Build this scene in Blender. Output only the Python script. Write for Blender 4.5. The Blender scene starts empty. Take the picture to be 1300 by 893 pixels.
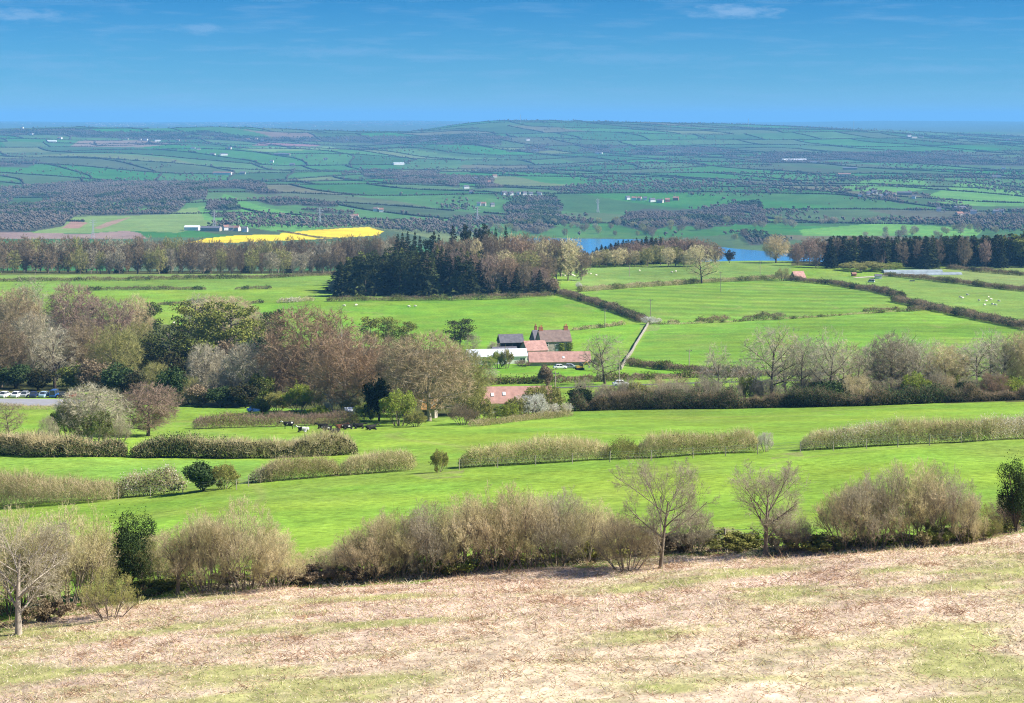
import bpy, bmesh, math, random
import numpy as np
from mathutils import Vector, Matrix

SC = bpy.context.scene
COL = SC.collection
F = 2426.0            # focal length in photo pixels (1300 wide)
HZ = 150.0            # row of the true horizon in the photo
R = math.radians

# ------------------------------------------------------------------ noise
def _h(ix, iy, seed):
    n = (ix.astype(np.int64) * 374761393 + iy.astype(np.int64) * 668265263 + seed * 974634777) & 0x7fffffff
    n = ((n ^ (n >> 13)) * 1274126177) & 0x7fffffff
    n = (n ^ (n >> 16)) & 0xffff
    return n / 65535.0

def vnoise(x, y, seed=0):
    x = np.asarray(x, float); y = np.asarray(y, float)
    ix = np.floor(x); iy = np.floor(y)
    fx = x - ix; fy = y - iy
    fx = fx * fx * (3 - 2 * fx); fy = fy * fy * (3 - 2 * fy)
    a = _h(ix, iy, seed); b = _h(ix + 1, iy, seed); c = _h(ix, iy + 1, seed); d = _h(ix + 1, iy + 1, seed)
    return (a * (1 - fx) + b * fx) * (1 - fy) + (c * (1 - fx) + d * fx) * fy      # 0..1

def fbm(x, y, seed=0, o=3):
    t = 0; a = 0.5; s = 0
    for i in range(o):
        t = t + a * vnoise(x * 2 ** i, y * 2 ** i, seed + i * 17); s += a; a *= 0.5
    return t / s

# ------------------------------------------------------------------ terrain
CP = np.array([-250, 0, 160, 325, 490, 650, 810, 975, 1140, 1300, 1550], float)
rows_px = {   # depth: photo row of the ground at each column
 85:  [950,930,918,905,899,893,884,875,868,860,850],
 98:  [872,850,834,820,811,803,794,785,775,765,750],
 118: [800,778,760,745,733,722,711,700,690,680,665],
 160: [715,700,690,680,671,662,653,645,637,630,618],
 230: [662,645,630,613,602,592,582,573,564,555,540],
 285: [580,577,580,582,575,566,560,555,547,541,530],
 330: [556,556,558,557,552,548,544,540,535,530,520],
 400: [527,530,532,532,530,527,523,520,514,509,500],
 450: [510,512,514,514,510,506,502,500,494,489,480],
 550: [478,480,484,487,484,481,478,476,471,466,460],
 640: [458,460,464,468,466,462,459,456,452,448,440],
 730: [438,440,443,445,446,445,442,438,432,428,420],
 850: [410,412,414,416,416,415,413,410,406,402,396],
 1000:[378,376,376,377,377,377,378,380,378,375,370],
 1150:[352,352,352,352,353,354,357,358,358,356,352],
 1270:[347,347,347,347,347,343,339,336,338,337,336],
 1400:[344,344,344,344,343,340,334.5,331.5,334,333,333],
 10500:[175,172,171,170,168.5,155.0,157.5,162,166,175,180],
}
rows_z = {
 -60: [6]*11, -20: [0.5]*11, 0: [-2.0]*11, 20: [-8.6]*11, 40: [-15]*11, 60: [-21.5,-21.3,-21.1,-20.9,-20.7,-20.5,-20.2,-20,-19.8,-19.6,-19.3],
 1700:[-150]*11, 2100:[-178]*11,
 2500:[-185,-186,-186,-186,-188,-198,-199,-199,-196,-190,-188],
 2780:[-180,-181,-181,-181,-185,-198,-199,-194.8,-191,-188,-185],
 3050:[-178,-178,-178,-178,-182,-196,-195.2,-188,-188,-186,-183],
 3160:[-178,-178,-178,-177,-184,-192,-190.5,-187,-187,-186,-183],
 3600:[-184,-184,-184,-183,-186,-189,-189,-189,-187,-185,-184],
 4500:[-182,-182,-181,-180,-182,-184,-184,-184,-182,-180,-178],
 5500:[-168,-168,-168,-168,-169,-171,-171,-170,-168,-168,-168],
 6500:[-148,-147,-146,-146,-148,-152,-152,-150,-148,-150,-150],
 7500:[-125,-124,-124,-124,-127,-128,-126,-124,-124,-130,-135],
 8500:[-96,-95,-95,-95,-98,-84,-80,-82,-90,-112,-120],
 9300:[-57,-56,-56,-57,-62,-42,-48,-62,-76,-107,-118],
 13000:[-95]*11, 18000:[-80,-72,-72,-74,-70,-72,-80,-90,-88,-70,-70],
 26000:[-62,-50,-64,-56,-36,-58,-70,-66,-40,-52,-60], 34000:[-74,-66,-80,-72,-60,-80,-84,-76,-60,-70,-74], 46000:[-90]*11,
}
tab = dict(rows_z)
for Y, r in rows_px.items():
    tab[Y] = [-(p - HZ) / F * Y for p in r]
YK = np.array(sorted(tab), float)
ZK = np.array([tab[int(y)] for y in YK], float)

def pchip(xk, yk, xq):
    """monotone cubic; yk (n,m) along axis 0"""
    h = np.diff(xk)[:, None]; d = np.diff(yk, axis=0) / h
    m = np.zeros_like(yk)
    w1 = 2 * h[1:] + h[:-1]; w2 = h[1:] + 2 * h[:-1]
    same = (d[1:] * d[:-1]) > 0
    with np.errstate(divide='ignore', invalid='ignore'):
        mm = (w1 + w2) / (w1 / d[:-1] + w2 / d[1:])
    m[1:-1] = np.where(same, mm, 0); m[0] = d[0]; m[-1] = d[-1]
    i = np.clip(np.searchsorted(xk, xq) - 1, 0, len(xk) - 2)
    hh = h[i, 0][:, None]; t = ((xq - xk[i]) / (xk[i + 1] - xk[i]))[:, None]
    return ((1 + 2 * t) * (1 - t) ** 2 * yk[i] + t * (1 - t) ** 2 * hh * m[i]
            + t * t * (3 - 2 * t) * yk[i + 1] + t * t * (t - 1) * hh * m[i + 1])

def ymap(Y): return np.log((np.asarray(Y, float) + 160.0))
YF = np.exp(np.linspace(ymap(-60), ymap(46000), 2600)) - 160.0
PF = np.linspace(-250, 1550, 361)
_ZA = pchip(YK, ZK, YF)
ZF = pchip(CP, _ZA.T, PF).T
_u0, _u1 = ymap(-60), ymap(46000)

def height(x, Y):
    x = np.asarray(x, float); Y = np.asarray(Y, float)
    px = np.clip(650 + F * x / np.maximum(Y, 60.0), -250, 1550)
    a = np.clip((ymap(Y) - _u0) / (_u1 - _u0) * (len(YF) - 1), 0, len(YF) - 1.001)
    b = np.clip((px + 250) / 1800 * 360, 0, 359.999)
    ia = a.astype(int); ib = b.astype(int); fa = a - ia; fb = b - ib
    z = (ZF[ia, ib] * (1 - fa) * (1 - fb) + ZF[ia + 1, ib] * fa * (1 - fb)
         + ZF[ia, ib + 1] * (1 - fa) * fb + ZF[ia + 1, ib + 1] * fa * fb)
    far = np.clip((Y - 3150) / 1200, 0, 1) * np.clip((12500 - Y) / 3000, 0.3, 1)
    amp = 27 - 4 * np.clip((Y - 6500) / 3000, 0, 1)
    z = z + far * amp * (fbm(x / 700 + 11, Y / 900, 5, 2) - 0.5) * 2
    mid = np.clip((Y - 420) / 200, 0, 1) * np.clip((1500 - Y) / 200, 0, 1)
    z = z + mid * 1.2 * (fbm(x / 90, Y / 130, 8, 2) - 0.5)
    near = np.clip((Y - 60) / 30, 0, 1) * np.clip((420 - Y) / 100, 0, 1)
    z = z + near * 0.5 * (fbm(x / 11, Y / 14, 3, 3) - 0.5)
    return z

_YM = np.exp(np.linspace(math.log(62 + 160), math.log(40000 + 160), 9000)) - 160
def ground(px, py, ymin=62):
    """world point where the line of sight through photo pixel (px,py) meets the ground"""
    s = (px - 650) / F
    zr = -(py - HZ) / F * _YM
    hz = height(s * _YM, _YM)
    ok = (zr <= hz) & (_YM >= ymin)
    i = int(np.argmax(ok)) if ok.any() else len(_YM) - 1
    Y = float(_YM[i]); x = s * Y
    return Vector((x, Y, float(height(x, Y))))

def at(px, Y):
    x = (px - 650) / F * Y
    return Vector((x, Y, float(height(x, Y))))

def toPx(x, Y, z): return 650 + F * x / Y, HZ - F * z / Y

def in_poly(px, py, poly):
    inside = np.zeros(np.shape(px), bool)
    n = len(poly)
    for i in range(n):
        x1, y1 = poly[i]; x2, y2 = poly[(i + 1) % n]
        if y1 == y2: continue
        c = ((y1 > py) != (y2 > py)) & (px < (x2 - x1) * (py - y1) / (y2 - y1) + x1)
        inside ^= c
    return inside

# ------------------------------------------------------------------ mesh + object helpers
def raw_mesh(name, V, Q=None, T=None, mats=(), midx=None, smooth=False):
    V = np.asarray(V, np.float32)
    nq = 0 if Q is None else len(Q); nt = 0 if T is None else len(T)
    me = bpy.data.meshes.new(name)
    me.vertices.add(len(V)); me.vertices.foreach_set('co', V.ravel())
    loops = []; 
    if nq: loops.append(np.asarray(Q, np.int32).ravel())
    if nt: loops.append(np.asarray(T, np.int32).ravel())
    lp = np.concatenate(loops) if loops else np.zeros(0, np.int32)
    me.loops.add(len(lp)); me.loops.foreach_set('vertex_index', lp)
    st = np.concatenate([np.arange(nq) * 4, nq * 4 + np.arange(nt) * 3]).astype(np.int32)
    me.polygons.add(nq + nt); me.polygons.foreach_set('loop_start', st)
    for m in mats: me.materials.append(m)
    if midx is not None: me.polygons.foreach_set('material_index', np.asarray(midx, np.int32))
    if smooth: me.polygons.foreach_set('use_smooth', np.ones(nq + nt, bool))
    me.update(calc_edges=True)
    return me

def link(name, me, parent=None, loc=None):
    o = bpy.data.objects.new(name, me); COL.objects.link(o)
    if parent is not None: o.parent = parent
    if loc is not None: o.location = loc
    return o

def tag(o, label=None, cat=None, group=None, kind=None):
    if label: o['label'] = label
    if cat: o['category'] = cat
    if group: o['group'] = group
    if kind: o['kind'] = kind
    return o

def empty(name, loc=(0, 0, 0), rz=0):
    o = bpy.data.objects.new(name, None); COL.objects.link(o)
    o.empty_display_size = 0.5
    o.location = loc; o.rotation_euler = (0, 0, rz)
    return o

class MB:
    """collects boxes, tubes, prisms into one mesh"""
    def __init__(s): s.v = []; s.f = []
    def add(s, vs, fs):
        b = len(s.v); s.v += [tuple(p) for p in vs]; s.f += [tuple(b + i for i in f) for f in fs]
    def box(s, x0, x1, y0, y1, z0, z1):
        s.add([(x0,y0,z0),(x1,y0,z0),(x1,y1,z0),(x0,y1,z0),(x0,y0,z1),(x1,y0,z1),(x1,y1,z1),(x0,y1,z1)],
              [(0,3,2,1),(4,5,6,7),(0,1,5,4),(1,2,6,5),(2,3,7,6),(3,0,4,7)])
    def tube(s, p, q, r0, r1=None, n=6, cap=True):
        r1 = r0 if r1 is None else r1
        p = Vector(p); q = Vector(q); d = (q - p).normalized()
        u = d.orthogonal().normalized(); w = d.cross(u)
        vs = []
        for c, r in ((p, r0), (q, r1)):
            for i in range(n):
                a = 2 * math.pi * i / n; vs.append(c + (u * math.cos(a) + w * math.sin(a)) * r)
        fs = [(i, (i + 1) % n, n + (i + 1) % n, n + i) for i in range(n)]
        if cap: fs += [tuple(range(n - 1, -1, -1)), tuple(range(n, 2 * n))]
        s.add(vs, fs)
    def prism(s, prof, x0, x1):
        """extrude a (y,z) profile along x"""
        n = len(prof)
        vs = [(x0, y, z) for y, z in prof] + [(x1, y, z) for y, z in prof]
        fs = [(i, (i + 1) % n, n + (i + 1) % n, n + i) for i in range(n)] + [tuple(range(n - 1, -1, -1)), tuple(range(n, 2 * n))]
        s.add(vs, fs)
    def loft(s, rings, cap=True):
        n = len(rings[0]); vs = [p for r in rings for p in r]; fs = []
        for k in range(len(rings) - 1):
            for i in range(n):
                fs.append((k * n + i, k * n + (i + 1) % n, (k + 1) * n + (i + 1) % n, (k + 1) * n + i))
        if cap: fs += [tuple(range(n - 1, -1, -1)), tuple(range((len(rings) - 1) * n, len(rings) * n))]
        s.add(vs, fs)
    def mesh(s, name, mat, smooth=False, fix=True):
        me = bpy.data.meshes.new(name); me.from_pydata(s.v, [], s.f); me.materials.append(mat)
        if fix:
            bm = bmesh.new(); bm.from_mesh(me); bmesh.ops.recalc_face_normals(bm, faces=bm.faces); bm.to_mesh(me); bm.free()
        if smooth:
            for p in me.polygons: p.use_smooth = True
        return me
    def build(s, name, mat, parent=None, smooth=False):
        return link(name, s.mesh(name, mat, smooth), parent)

# ------------------------------------------------------------------ materials
class NT:
    def __init__(s, m):
        m.use_nodes = True; s.t = m.node_tree; s.t.nodes.clear()
    def n(s, typ, **kw):
        o = s.t.nodes.new(typ)
        for k, v in kw.items():
            if k.startswith('_'): setattr(o, k[1:], v)
            else:
                o.inputs[k.replace('__', ' ')].default_value = v
        return o
    def l(s, a, b): s.t.links.new(a, b)

def rgba(c): return (c[0], c[1], c[2], 1)

def mat_simple(name, c, rough=0.8, var=0.12, scale=3.0, spec=0.2, metal=0.0):
    m = bpy.data.materials.new(name); t = NT(m)
    out = t.n('ShaderNodeOutputMaterial'); b = t.n('ShaderNodeBsdfPrincipled')
    b.inputs['Roughness'].default_value = rough; b.inputs['Specular IOR Level'].default_value = spec; b.inputs['Metallic'].default_value = metal
    tc = t.n('ShaderNodeTexCoord'); nz = t.n('ShaderNodeTexNoise', Scale=scale, Detail=5.0)
    t.l(tc.outputs['Object'], nz.inputs['Vector'])
    mr = t.n('ShaderNodeMapRange'); mr.inputs[1].default_value = .3; mr.inputs[2].default_value = .7
    mr.inputs[3].default_value = 1 - var; mr.inputs[4].default_value = 1 + var
    t.l(nz.outputs['Fac'], mr.inputs[0])
    hs = t.n('ShaderNodeHueSaturation'); hs.inputs['Color'].default_value = rgba(c)
    t.l(mr.outputs[0], hs.inputs['Value']); t.l(hs.outputs[0], b.inputs['Base Color']); t.l(b.outputs[0], out.inputs[0])
    return m

def mat_twig(name, c, c2, vary=0.18, transl=0.28, scale=0.6):
    """twigs / leaves: colour drifts between two hues through the crown and from tree to tree"""
    m = bpy.data.materials.new(name); t = NT(m)
    out = t.n('ShaderNodeOutputMaterial')
    geo = t.n('ShaderNodeNewGeometry'); oi = t.n('ShaderNodeObjectInfo')
    nz = t.n('ShaderNodeTexNoise', Scale=scale, Detail=3.0); t.l(geo.outputs['Position'], nz.inputs['Vector'])
    mr = t.n('ShaderNodeMapRange'); mr.inputs[1].default_value = .35; mr.inputs[2].default_value = .65
    t.l(nz.outputs['Fac'], mr.inputs[0])
    mx = t.n('ShaderNodeMix', _data_type='RGBA'); mx.inputs[6].default_value = rgba(c); mx.inputs[7].default_value = rgba(c2)
    t.l(mr.outputs[0], mx.inputs[0])
    rp = t.n('ShaderNodeMath', _operation='MULTIPLY_ADD'); rp.inputs[1].default_value = vary; rp.inputs[2].default_value = 1 - vary / 2
    t.l(geo.outputs['Random Per Island'], rp.inputs[0])
    ro = t.n('ShaderNodeMath', _operation='MULTIPLY_ADD'); ro.inputs[1].default_value = 0.3; ro.inputs[2].default_value = 0.85
    t.l(oi.outputs['Random'], ro.inputs[0])
    mu = t.n('ShaderNodeMath', _operation='MULTIPLY'); t.l(rp.outputs[0], mu.inputs[0]); t.l(ro.outputs[0], mu.inputs[1])
    hs = t.n('ShaderNodeHueSaturation'); t.l(mx.outputs[2], hs.inputs['Color']); t.l(mu.outputs[0], hs.inputs['Value'])
    df = t.n('ShaderNodeBsdfDiffuse'); t.l(hs.outputs[0], df.inputs['Color'])
    if transl:
        tr = t.n('ShaderNodeBsdfTranslucent'); t.l(hs.outputs[0], tr.inputs['Color'])
        ms = t.n('ShaderNodeMixShader'); ms.inputs[0].default_value = transl
        t.l(df.outputs[0], ms.inputs[1]); t.l(tr.outputs[0], ms.inputs[2]); t.l(ms.outputs[0], out.inputs[0])
    else:
        t.l(df.outputs[0], out.inputs[0])
    return m

M = {}
M['bark'] = mat_simple('bark', (.20, .165, .125), .9, .3, 2.0, .1)
M['bark_pale'] = mat_simple('bark_pale', (.36, .31, .25), .9, .25, 2.0, .1)
M['bark_dark'] = mat_simple('bark_dark', (.09, .07, .055), .9, .3, 2.0, .1)
M['tw_grey'] = mat_twig('twigs_grey', (.47, .41, .29), (.33, .30, .19))
M['tw_tan'] = mat_twig('twigs_tan', (.60, .49, .30), (.45, .38, .20))
M['tw_hawthorn'] = mat_twig('twigs_hawthorn', (.66, .56, .34), (.47, .43, .20))
M['tw_purple'] = mat_twig('twigs_purple', (.37, .265, .205), (.29, .215, .15))
M['tw_red'] = mat_twig('twigs_redbrown', (.37, .26, .165), (.29, .205, .125))
M['tw_brown'] = mat_twig('twigs_brown', (.31, .235, .15), (.225, .18, .105))
M['tw_warm'] = mat_twig('twigs_warm', (.43, .335, .21), (.32, .26, .14))
M['tw_silver'] = mat_twig('twigs_silver', (.54, .49, .36), (.41, .37, .25))
M['tw_olive'] = mat_twig('twigs_olive', (.38, .355, .14), (.29, .29, .10))
M['tw_dark'] = mat_twig('twigs_dark', (.10, .075, .05), (.06, .055, .03))
M['bud'] = mat_twig('leaf_bud', (.32, .37, .06), (.23, .31, .05), transl=.3)
M['bud_olive'] = mat_twig('leaf_bud_olive', (.32, .30, .09), (.24, .25, .07), transl=.3)
M['lime'] = mat_twig('leaf_lime', (.38, .45, .06), (.28, .38, .05), transl=.3)
M['holly'] = mat_twig('leaf_holly', (.075, .115, .04), (.045, .075, .028), vary=.5, transl=.15)
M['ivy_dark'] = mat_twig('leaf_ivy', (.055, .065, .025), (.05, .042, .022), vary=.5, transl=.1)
M['yew'] = mat_twig('leaf_yew', (.03, .05, .018), (.018, .03, .012), vary=.4, transl=.1)
M['bramble'] = mat_twig('leaf_bramble', (.17, .22, .045), (.13, .13, .045), vary=.4, transl=.2)
M['conifer'] = mat_twig('needle_spruce', (.052, .062, .024), (.032, .042, .018), vary=.5, transl=.1, scale=.15)
M['pine'] = mat_twig('needle_pine', (.26, .27, .06), (.16, .185, .045), vary=.4, transl=.15, scale=.25)
M['pine_dark'] = mat_twig('needle_pine_dark', (.095, .115, .035), (.058, .075, .026), vary=.4, transl=.1, scale=.25)
M['blossom'] = mat_twig('blossom', (.78, .76, .70), (.55, .55, .45), transl=.25)
M['blossom_pale'] = mat_twig('blossom_pale', (.74, .70, .60), (.50, .45, .33), transl=.2)
M['bracken'] = mat_twig('dead_bracken', (.74, .55, .42), (.62, .43, .29), vary=.3, scale=.4)
M['bracken_dark'] = mat_twig('dead_bracken_dark', (.54, .38, .25), (.44, .29, .18), vary=.4, scale=.4)
M['bracken_pale'] = mat_twig('dead_bracken_pale', (.88, .76, .60), (.78, .64, .48), vary=.4, scale=.4)
M['dry_grass'] = mat_twig('dry_grass', (.66, .58, .32), (.52, .50, .22), vary=.4, scale=.4)
M['green_grass'] = mat_twig('green_grass', (.30, .38, .08), (.22, .31, .06), vary=.4, transl=.2, scale=.4)
# ------------------------------------------------------------------ far field network
FDX, FDY = 230.0, 400.0
def warp(x, y):
    return (x + 300 * (fbm(x / 900, y / 1000, 21, 2) - .5) * 2 + 0.45 * (y - 5000),
            y + 420 * (fbm(x / 800 + 7, y / 1100, 31, 2) - .5) * 2)
def unwarp(a, b):
    x = np.array(a, float); y = np.array(b, float)
    for _ in range(30):
        wa, wb = warp(x, y); x = x + (a - wa) * .55; y = y + (b - wb) * .55
    return x, y
def rowoff(j): return _h(np.asarray(j), np.asarray(j) * 0 + 3, 77) * FDX
def cell_of(x, y):
    a, b = warp(x, y); j = np.floor(b / FDY); i = np.floor((a + rowoff(j)) / FDX)
    return i, j

# ------------------------------------------------------------------ colours of the ground
G_MEADOW = (.215, .335, .036)
HEDGE_LINE = [(-60, 806), (0, 798), (100, 778), (170, 757), (250, 750), (350, 742), (420, 742), (520, 735), (650, 720), (760, 712), (870, 700), (960, 699), (1040, 702), (1130, 694), (1220, 690), (1300, 672), (1360, 660)]
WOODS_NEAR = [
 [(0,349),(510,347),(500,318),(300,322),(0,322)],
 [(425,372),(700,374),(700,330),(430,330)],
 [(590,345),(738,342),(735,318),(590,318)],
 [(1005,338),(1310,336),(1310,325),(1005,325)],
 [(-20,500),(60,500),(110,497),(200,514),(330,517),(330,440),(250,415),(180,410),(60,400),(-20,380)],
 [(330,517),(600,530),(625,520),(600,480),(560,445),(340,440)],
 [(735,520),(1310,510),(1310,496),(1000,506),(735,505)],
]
def ground_colour(x, Y, z):
    px, py = 650 + F * x / np.maximum(Y, 30), HZ - F * z / np.maximum(Y, 30)
    n = len(x); c = np.empty((n, 3)); c[:] = G_MEADOW
    big = fbm(x / 45, Y / 60, 41, 3)
    def paint(mask, col, k=1.0):
        c[mask] = c[mask] * (1 - k) + np.array(col) * k
    near = Y < 1500
    # each field its own green
    for poly, col in [
        ([(700,343),(745,366),(1005,350),(1005,330),(900,333),(700,343)], (0.201, 0.302, 0.055)),
        ([(745,372),(890,360),(1000,354),(1150,379),(1170,392),(1000,402),(830,410),(724,376)], (0.183, 0.302, 0.035)),
        ([(830,410),(1000,402),(1150,394),(1310,420),(1310,440),(960,480),(790,470)], (0.183, 0.325, 0.033)),
        ([(1080,352),(1210,345),(1310,370),(1310,418),(1170,388),(1030,352)], (0.201, 0.302, 0.050)),
        ([(1120,345),(1310,335),(1310,368),(1200,358)], (0.244, 0.308, 0.077)),
        ([(0,357),(430,350),(430,347),(0,349)], (0.213, 0.296, 0.055)),
        ([(0,372),(330,367),(430,360),(430,351),(0,358)], (0.189, 0.302, 0.044)),
        ([(200,415),(330,384),(710,378),(820,411),(780,440),(560,445),(200,440)], (0.189, 0.342, 0.029)),
        ([(560,487),(960,478),(960,460),(560,450)], (0.183, 0.353, 0.026)),
        ([(0,640),(150,632),(330,612),(330,585),(0,582)], (0.201, 0.325, 0.044)),
    ]:
        paint(near & in_poly(px, py, poly), col)
    # mowing stripes in the big field
    m = near & in_poly(px, py, [(745,372),(890,360),(1000,354),(1150,379),(1170,392),(1000,402),(830,410),(724,376)])
    st = np.sin((x * .35 + Y) * 2 * math.pi / 27 + 2 * fbm(x / 90, Y / 90, 14, 2)) * .5 + .5
    c[m] *= (0.83 + .32 * st[m])[:, None]
    m = near & in_poly(px, py, [(830,410),(1000,402),(1150,394),(1310,420),(1310,440),(960,480),(790,470)])
    st = np.sin((x * .5 + Y) * 2 * math.pi / 24 + 2 * fbm(x / 90, Y / 90, 15, 2)) * .5 + .5
    c[m] *= (0.92 + .14 * st[m])[:, None]
    for poly in ([(524,602),(560,600),(590,597),(586,606),(540,609)], [(975,577),(1018,574),(1022,580),(980,583)], [(812,412),(838,412),(836,420),(815,421)]):
        k = (.6 * in_poly(px, py, poly) * np.clip(fbm(x / 2.2, Y / 4, 29, 3) * 3 - .9, 0, 1) * near)[:, None]; c = c * (1 - k) + np.array((.26, .22, .10)) * k
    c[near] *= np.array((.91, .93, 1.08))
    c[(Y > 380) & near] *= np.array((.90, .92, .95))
    c *= (0.82 + .36 * big)[:, None]
    c *= (0.90 + .20 * fbm(x / 5, Y / 9, 39, 3))[:, None]
    # worn, yellowish patches
    p2 = np.clip((fbm(x / 18, Y / 30, 51, 4) - .58) * 5, 0, 1)
    k = (.35 * p2)[:, None]; c = c * (1 - k) + np.array((.22, .26, .07)) * k
    pth = np.exp(-((fbm(x / 70 + 4, Y / 95 + 4, 59, 2) - .5) / .007) ** 2) * .35 * near * (fbm(x / 40, Y / 40, 69, 2) > .45)
    c = c * (1 - pth[:, None]) + np.array((.27, .26, .10)) * pth[:, None]
    rsh = (np.clip((fbm(x / 3, Y / 5, 79, 3) - .66) * 8, 0, 1) * np.clip((fbm(x / 50, Y / 60, 89, 2) - .45) * 5, 0, 1) * near * .6)[:, None]
    c = c * (1 - rsh) + np.array((.10, .17, .03)) * rsh
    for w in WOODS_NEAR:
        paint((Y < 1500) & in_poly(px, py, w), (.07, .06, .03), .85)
    # dead bracken hillside
    hl = np.interp(px, [p[0] for p in HEDGE_LINE], [p[1] for p in HEDGE_LINE])
    edge = py - hl + 14 * (fbm(x / 3, Y / 3, 61, 3) - .5)
    b = (Y < 150) & (edge > 4)
    br = fbm(x / 7, Y / 3.0, 71, 4)
    t = np.clip((br - .31) * 5, 0, 1)[:, None]
    band = np.clip((edge - 50) / 60, 0, 1)[:, None] * .45
    fine = (.72 + .56 * fbm(x / 1.1, Y / .7, 44, 4))[:, None]
    bc = np.array((.64, .49, .37)) * t + np.array((.36, .35, .14)) * (1 - t)
    bc = bc * (1 - band) + band * (np.array((.54, .46, .29)) * t + np.array((.37, .36, .15)) * (1 - t))
    c[b] = (bc * fine)[b]
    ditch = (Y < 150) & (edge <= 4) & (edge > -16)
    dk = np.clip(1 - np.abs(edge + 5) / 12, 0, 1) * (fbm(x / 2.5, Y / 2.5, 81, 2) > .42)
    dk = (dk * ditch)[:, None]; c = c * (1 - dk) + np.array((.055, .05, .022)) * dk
    # beyond the shelf: field patchwork
    f = Y >= 1500
    i, j = cell_of(x[f], Y[f])
    h1 = _h(i, j, 91); h2 = _h(i, j, 92); h3 = _h(i, j, 93)
    g = np.empty((f.sum(), 3)); g[:] = (.062, .132, .036)
    g[:, 0] *= .62 + .85 * h1; g[:, 1] *= .68 + .58 * h2; g[:, 2] *= .7 + .8 * h1
    d = h3 > .965; g[d] = (.125, .12, .06)
    d = (h3 > .90) & (h3 <= .965); g[d] = (.13, .165, .06)
    d = h3 < .012; g[d] = (.17, .12, .085)
    c[f] = g * (0.82 + .36 * big[f])[:, None]
    far = Y > 12500
    c[far] = (.07, .11, .07)
    for k_, (poly, col) in enumerate(FAR_PATCH):
        paint(f & in_poly(px, py, poly), col)
        if k_ == 0:
            q = f & in_poly(px, py, poly); c[q] *= (.80 + .36 * fbm(x[q] / 26, Y[q] / 60, 19, 3))[:, None]
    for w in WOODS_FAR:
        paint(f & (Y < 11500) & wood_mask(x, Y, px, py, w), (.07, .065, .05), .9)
    return np.clip(c, 0, 1)

FAR_PATCH = [
 ([(235,309),(262,303),(300,299),(355,298),(362,294),(420,291),(468,288.5),(487,294),(480,299),(400,304),(300,308)], (.72, .55, .02)),
 ([(-30,303),(-30,295),(10,293),(45,296),(110,297),(160,293),(178,296),(186,303)], (.25,.175,.145)),
 ([(40,296),(90,276),(270,262),(285,282),(225,296),(160,293),(110,296)], (.17,.25,.07)),
 ([(78,290),(92,280),(112,283),(100,290)], (.30,.18,.13)),
 ([(118,290),(140,281),(165,276),(150,283),(128,291)], (.30,.20,.14)),
 ([(250,262),(330,280),(420,290),(360,296),(260,280)], (.11,.25,.055)),
 ([(268,262),(285,246),(330,262),(400,276),(440,280),(450,288),(360,290)], (.10,.245,.05)),
 ([(88,187),(100,179),(180,178),(225,183),(180,187)], (.22,.165,.12)),
 ([(320,185),(330,181),(410,184),(400,186)], (.25,.13,.12)),
 ([(300,188),(420,186),(430,190),(330,193)], (.15,.24,.08)),
  ([(1015,292),(1120,283),(1250,291),(1240,300),(1020,300)], (.12,.27,.05)),
 ([(1180,248),(1225,229),(1310,246),(1310,262),(1200,262)], (.11,.24,.05)),
 ([(1060,241),(1100,228),(1170,228),(1185,240),(1130,246)], (.105,.235,.05)),
]
WOODS_FAR = [   # (label tail, outline in the photo)
 ('broad bare wood on the slope at the left above the red soil field', [(-30,238),(60,236),(120,232),(205,231),(262,238),(264,254),(235,262),(212,270),(150,274),(92,276),(75,287),(30,291),(-30,293)]),
 ('long bare wood running down the slope behind the yellow field', [(212,231),(258,234),(300,231),(345,243),(400,258),(445,268),(452,276),(405,273),(330,260),(292,249),(262,247)]),
 ('small wood beside the barns above the yellow field', [(262,262),(290,258),(312,268),(300,277),(272,276)]),
 ('dark wood on the near shore left of the lake', [(640,262),(660,250),(700,250),(716,262),(712,288),(690,297),(655,290)]),
 ('bare wood on the far shore of the lake', [(776,284),(800,272),(840,262),(905,263),(962,256),(975,284),(960,296),(915,300),(880,291),(822,296)]),
 ('narrow band of bare trees across the middle of the far slope', [(430,222),(470,216),(560,222),(620,228),(640,240),(600,242),(545,236),(470,228)]),
 ('broad bare wood below the long ridge at the right', [(960,196),(1010,192),(1100,196),(1200,194),(1310,200),(1310,212),(1215,212),(1140,207),(1040,206),(965,205)]),
 ('bare wood on the slope below the white village', [(1120,250),(1160,246),(1205,258),(1235,268),(1225,276),(1180,268),(1130,262)]),
 ('dark belt of trees along the left skyline', [(-30,168),(60,165),(160,167),(260,169),(330,173),(430,175),(430,181),(300,178),(180,178),(80,172),(-30,175)]),
 ('dark belt of trees on the skyline before the distant city', [(430,174),(520,173),(600,171),(648,174),(650,181),(560,184),(430,181)]),
 ('belt of trees along the foot of the ridge', [(640,184),(760,184),(900,190),(960,196),(960,203),(860,197),(740,193),(640,192)]),
 ('grey wood in the left middle distance', [(-30,205),(40,203),(62,206),(30,211),(-30,212)]),
 ('waterside wood right of the lake', [(945,296),(975,288),(1005,292),(1012,304),(985,310),(950,312)]),
]
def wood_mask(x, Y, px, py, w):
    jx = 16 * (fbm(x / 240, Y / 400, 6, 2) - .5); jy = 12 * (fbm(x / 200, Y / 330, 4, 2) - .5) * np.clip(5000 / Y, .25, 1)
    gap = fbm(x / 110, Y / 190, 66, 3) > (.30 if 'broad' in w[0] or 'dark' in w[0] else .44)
    return in_poly(px + jx, py + jy, w[1]) & gap
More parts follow.
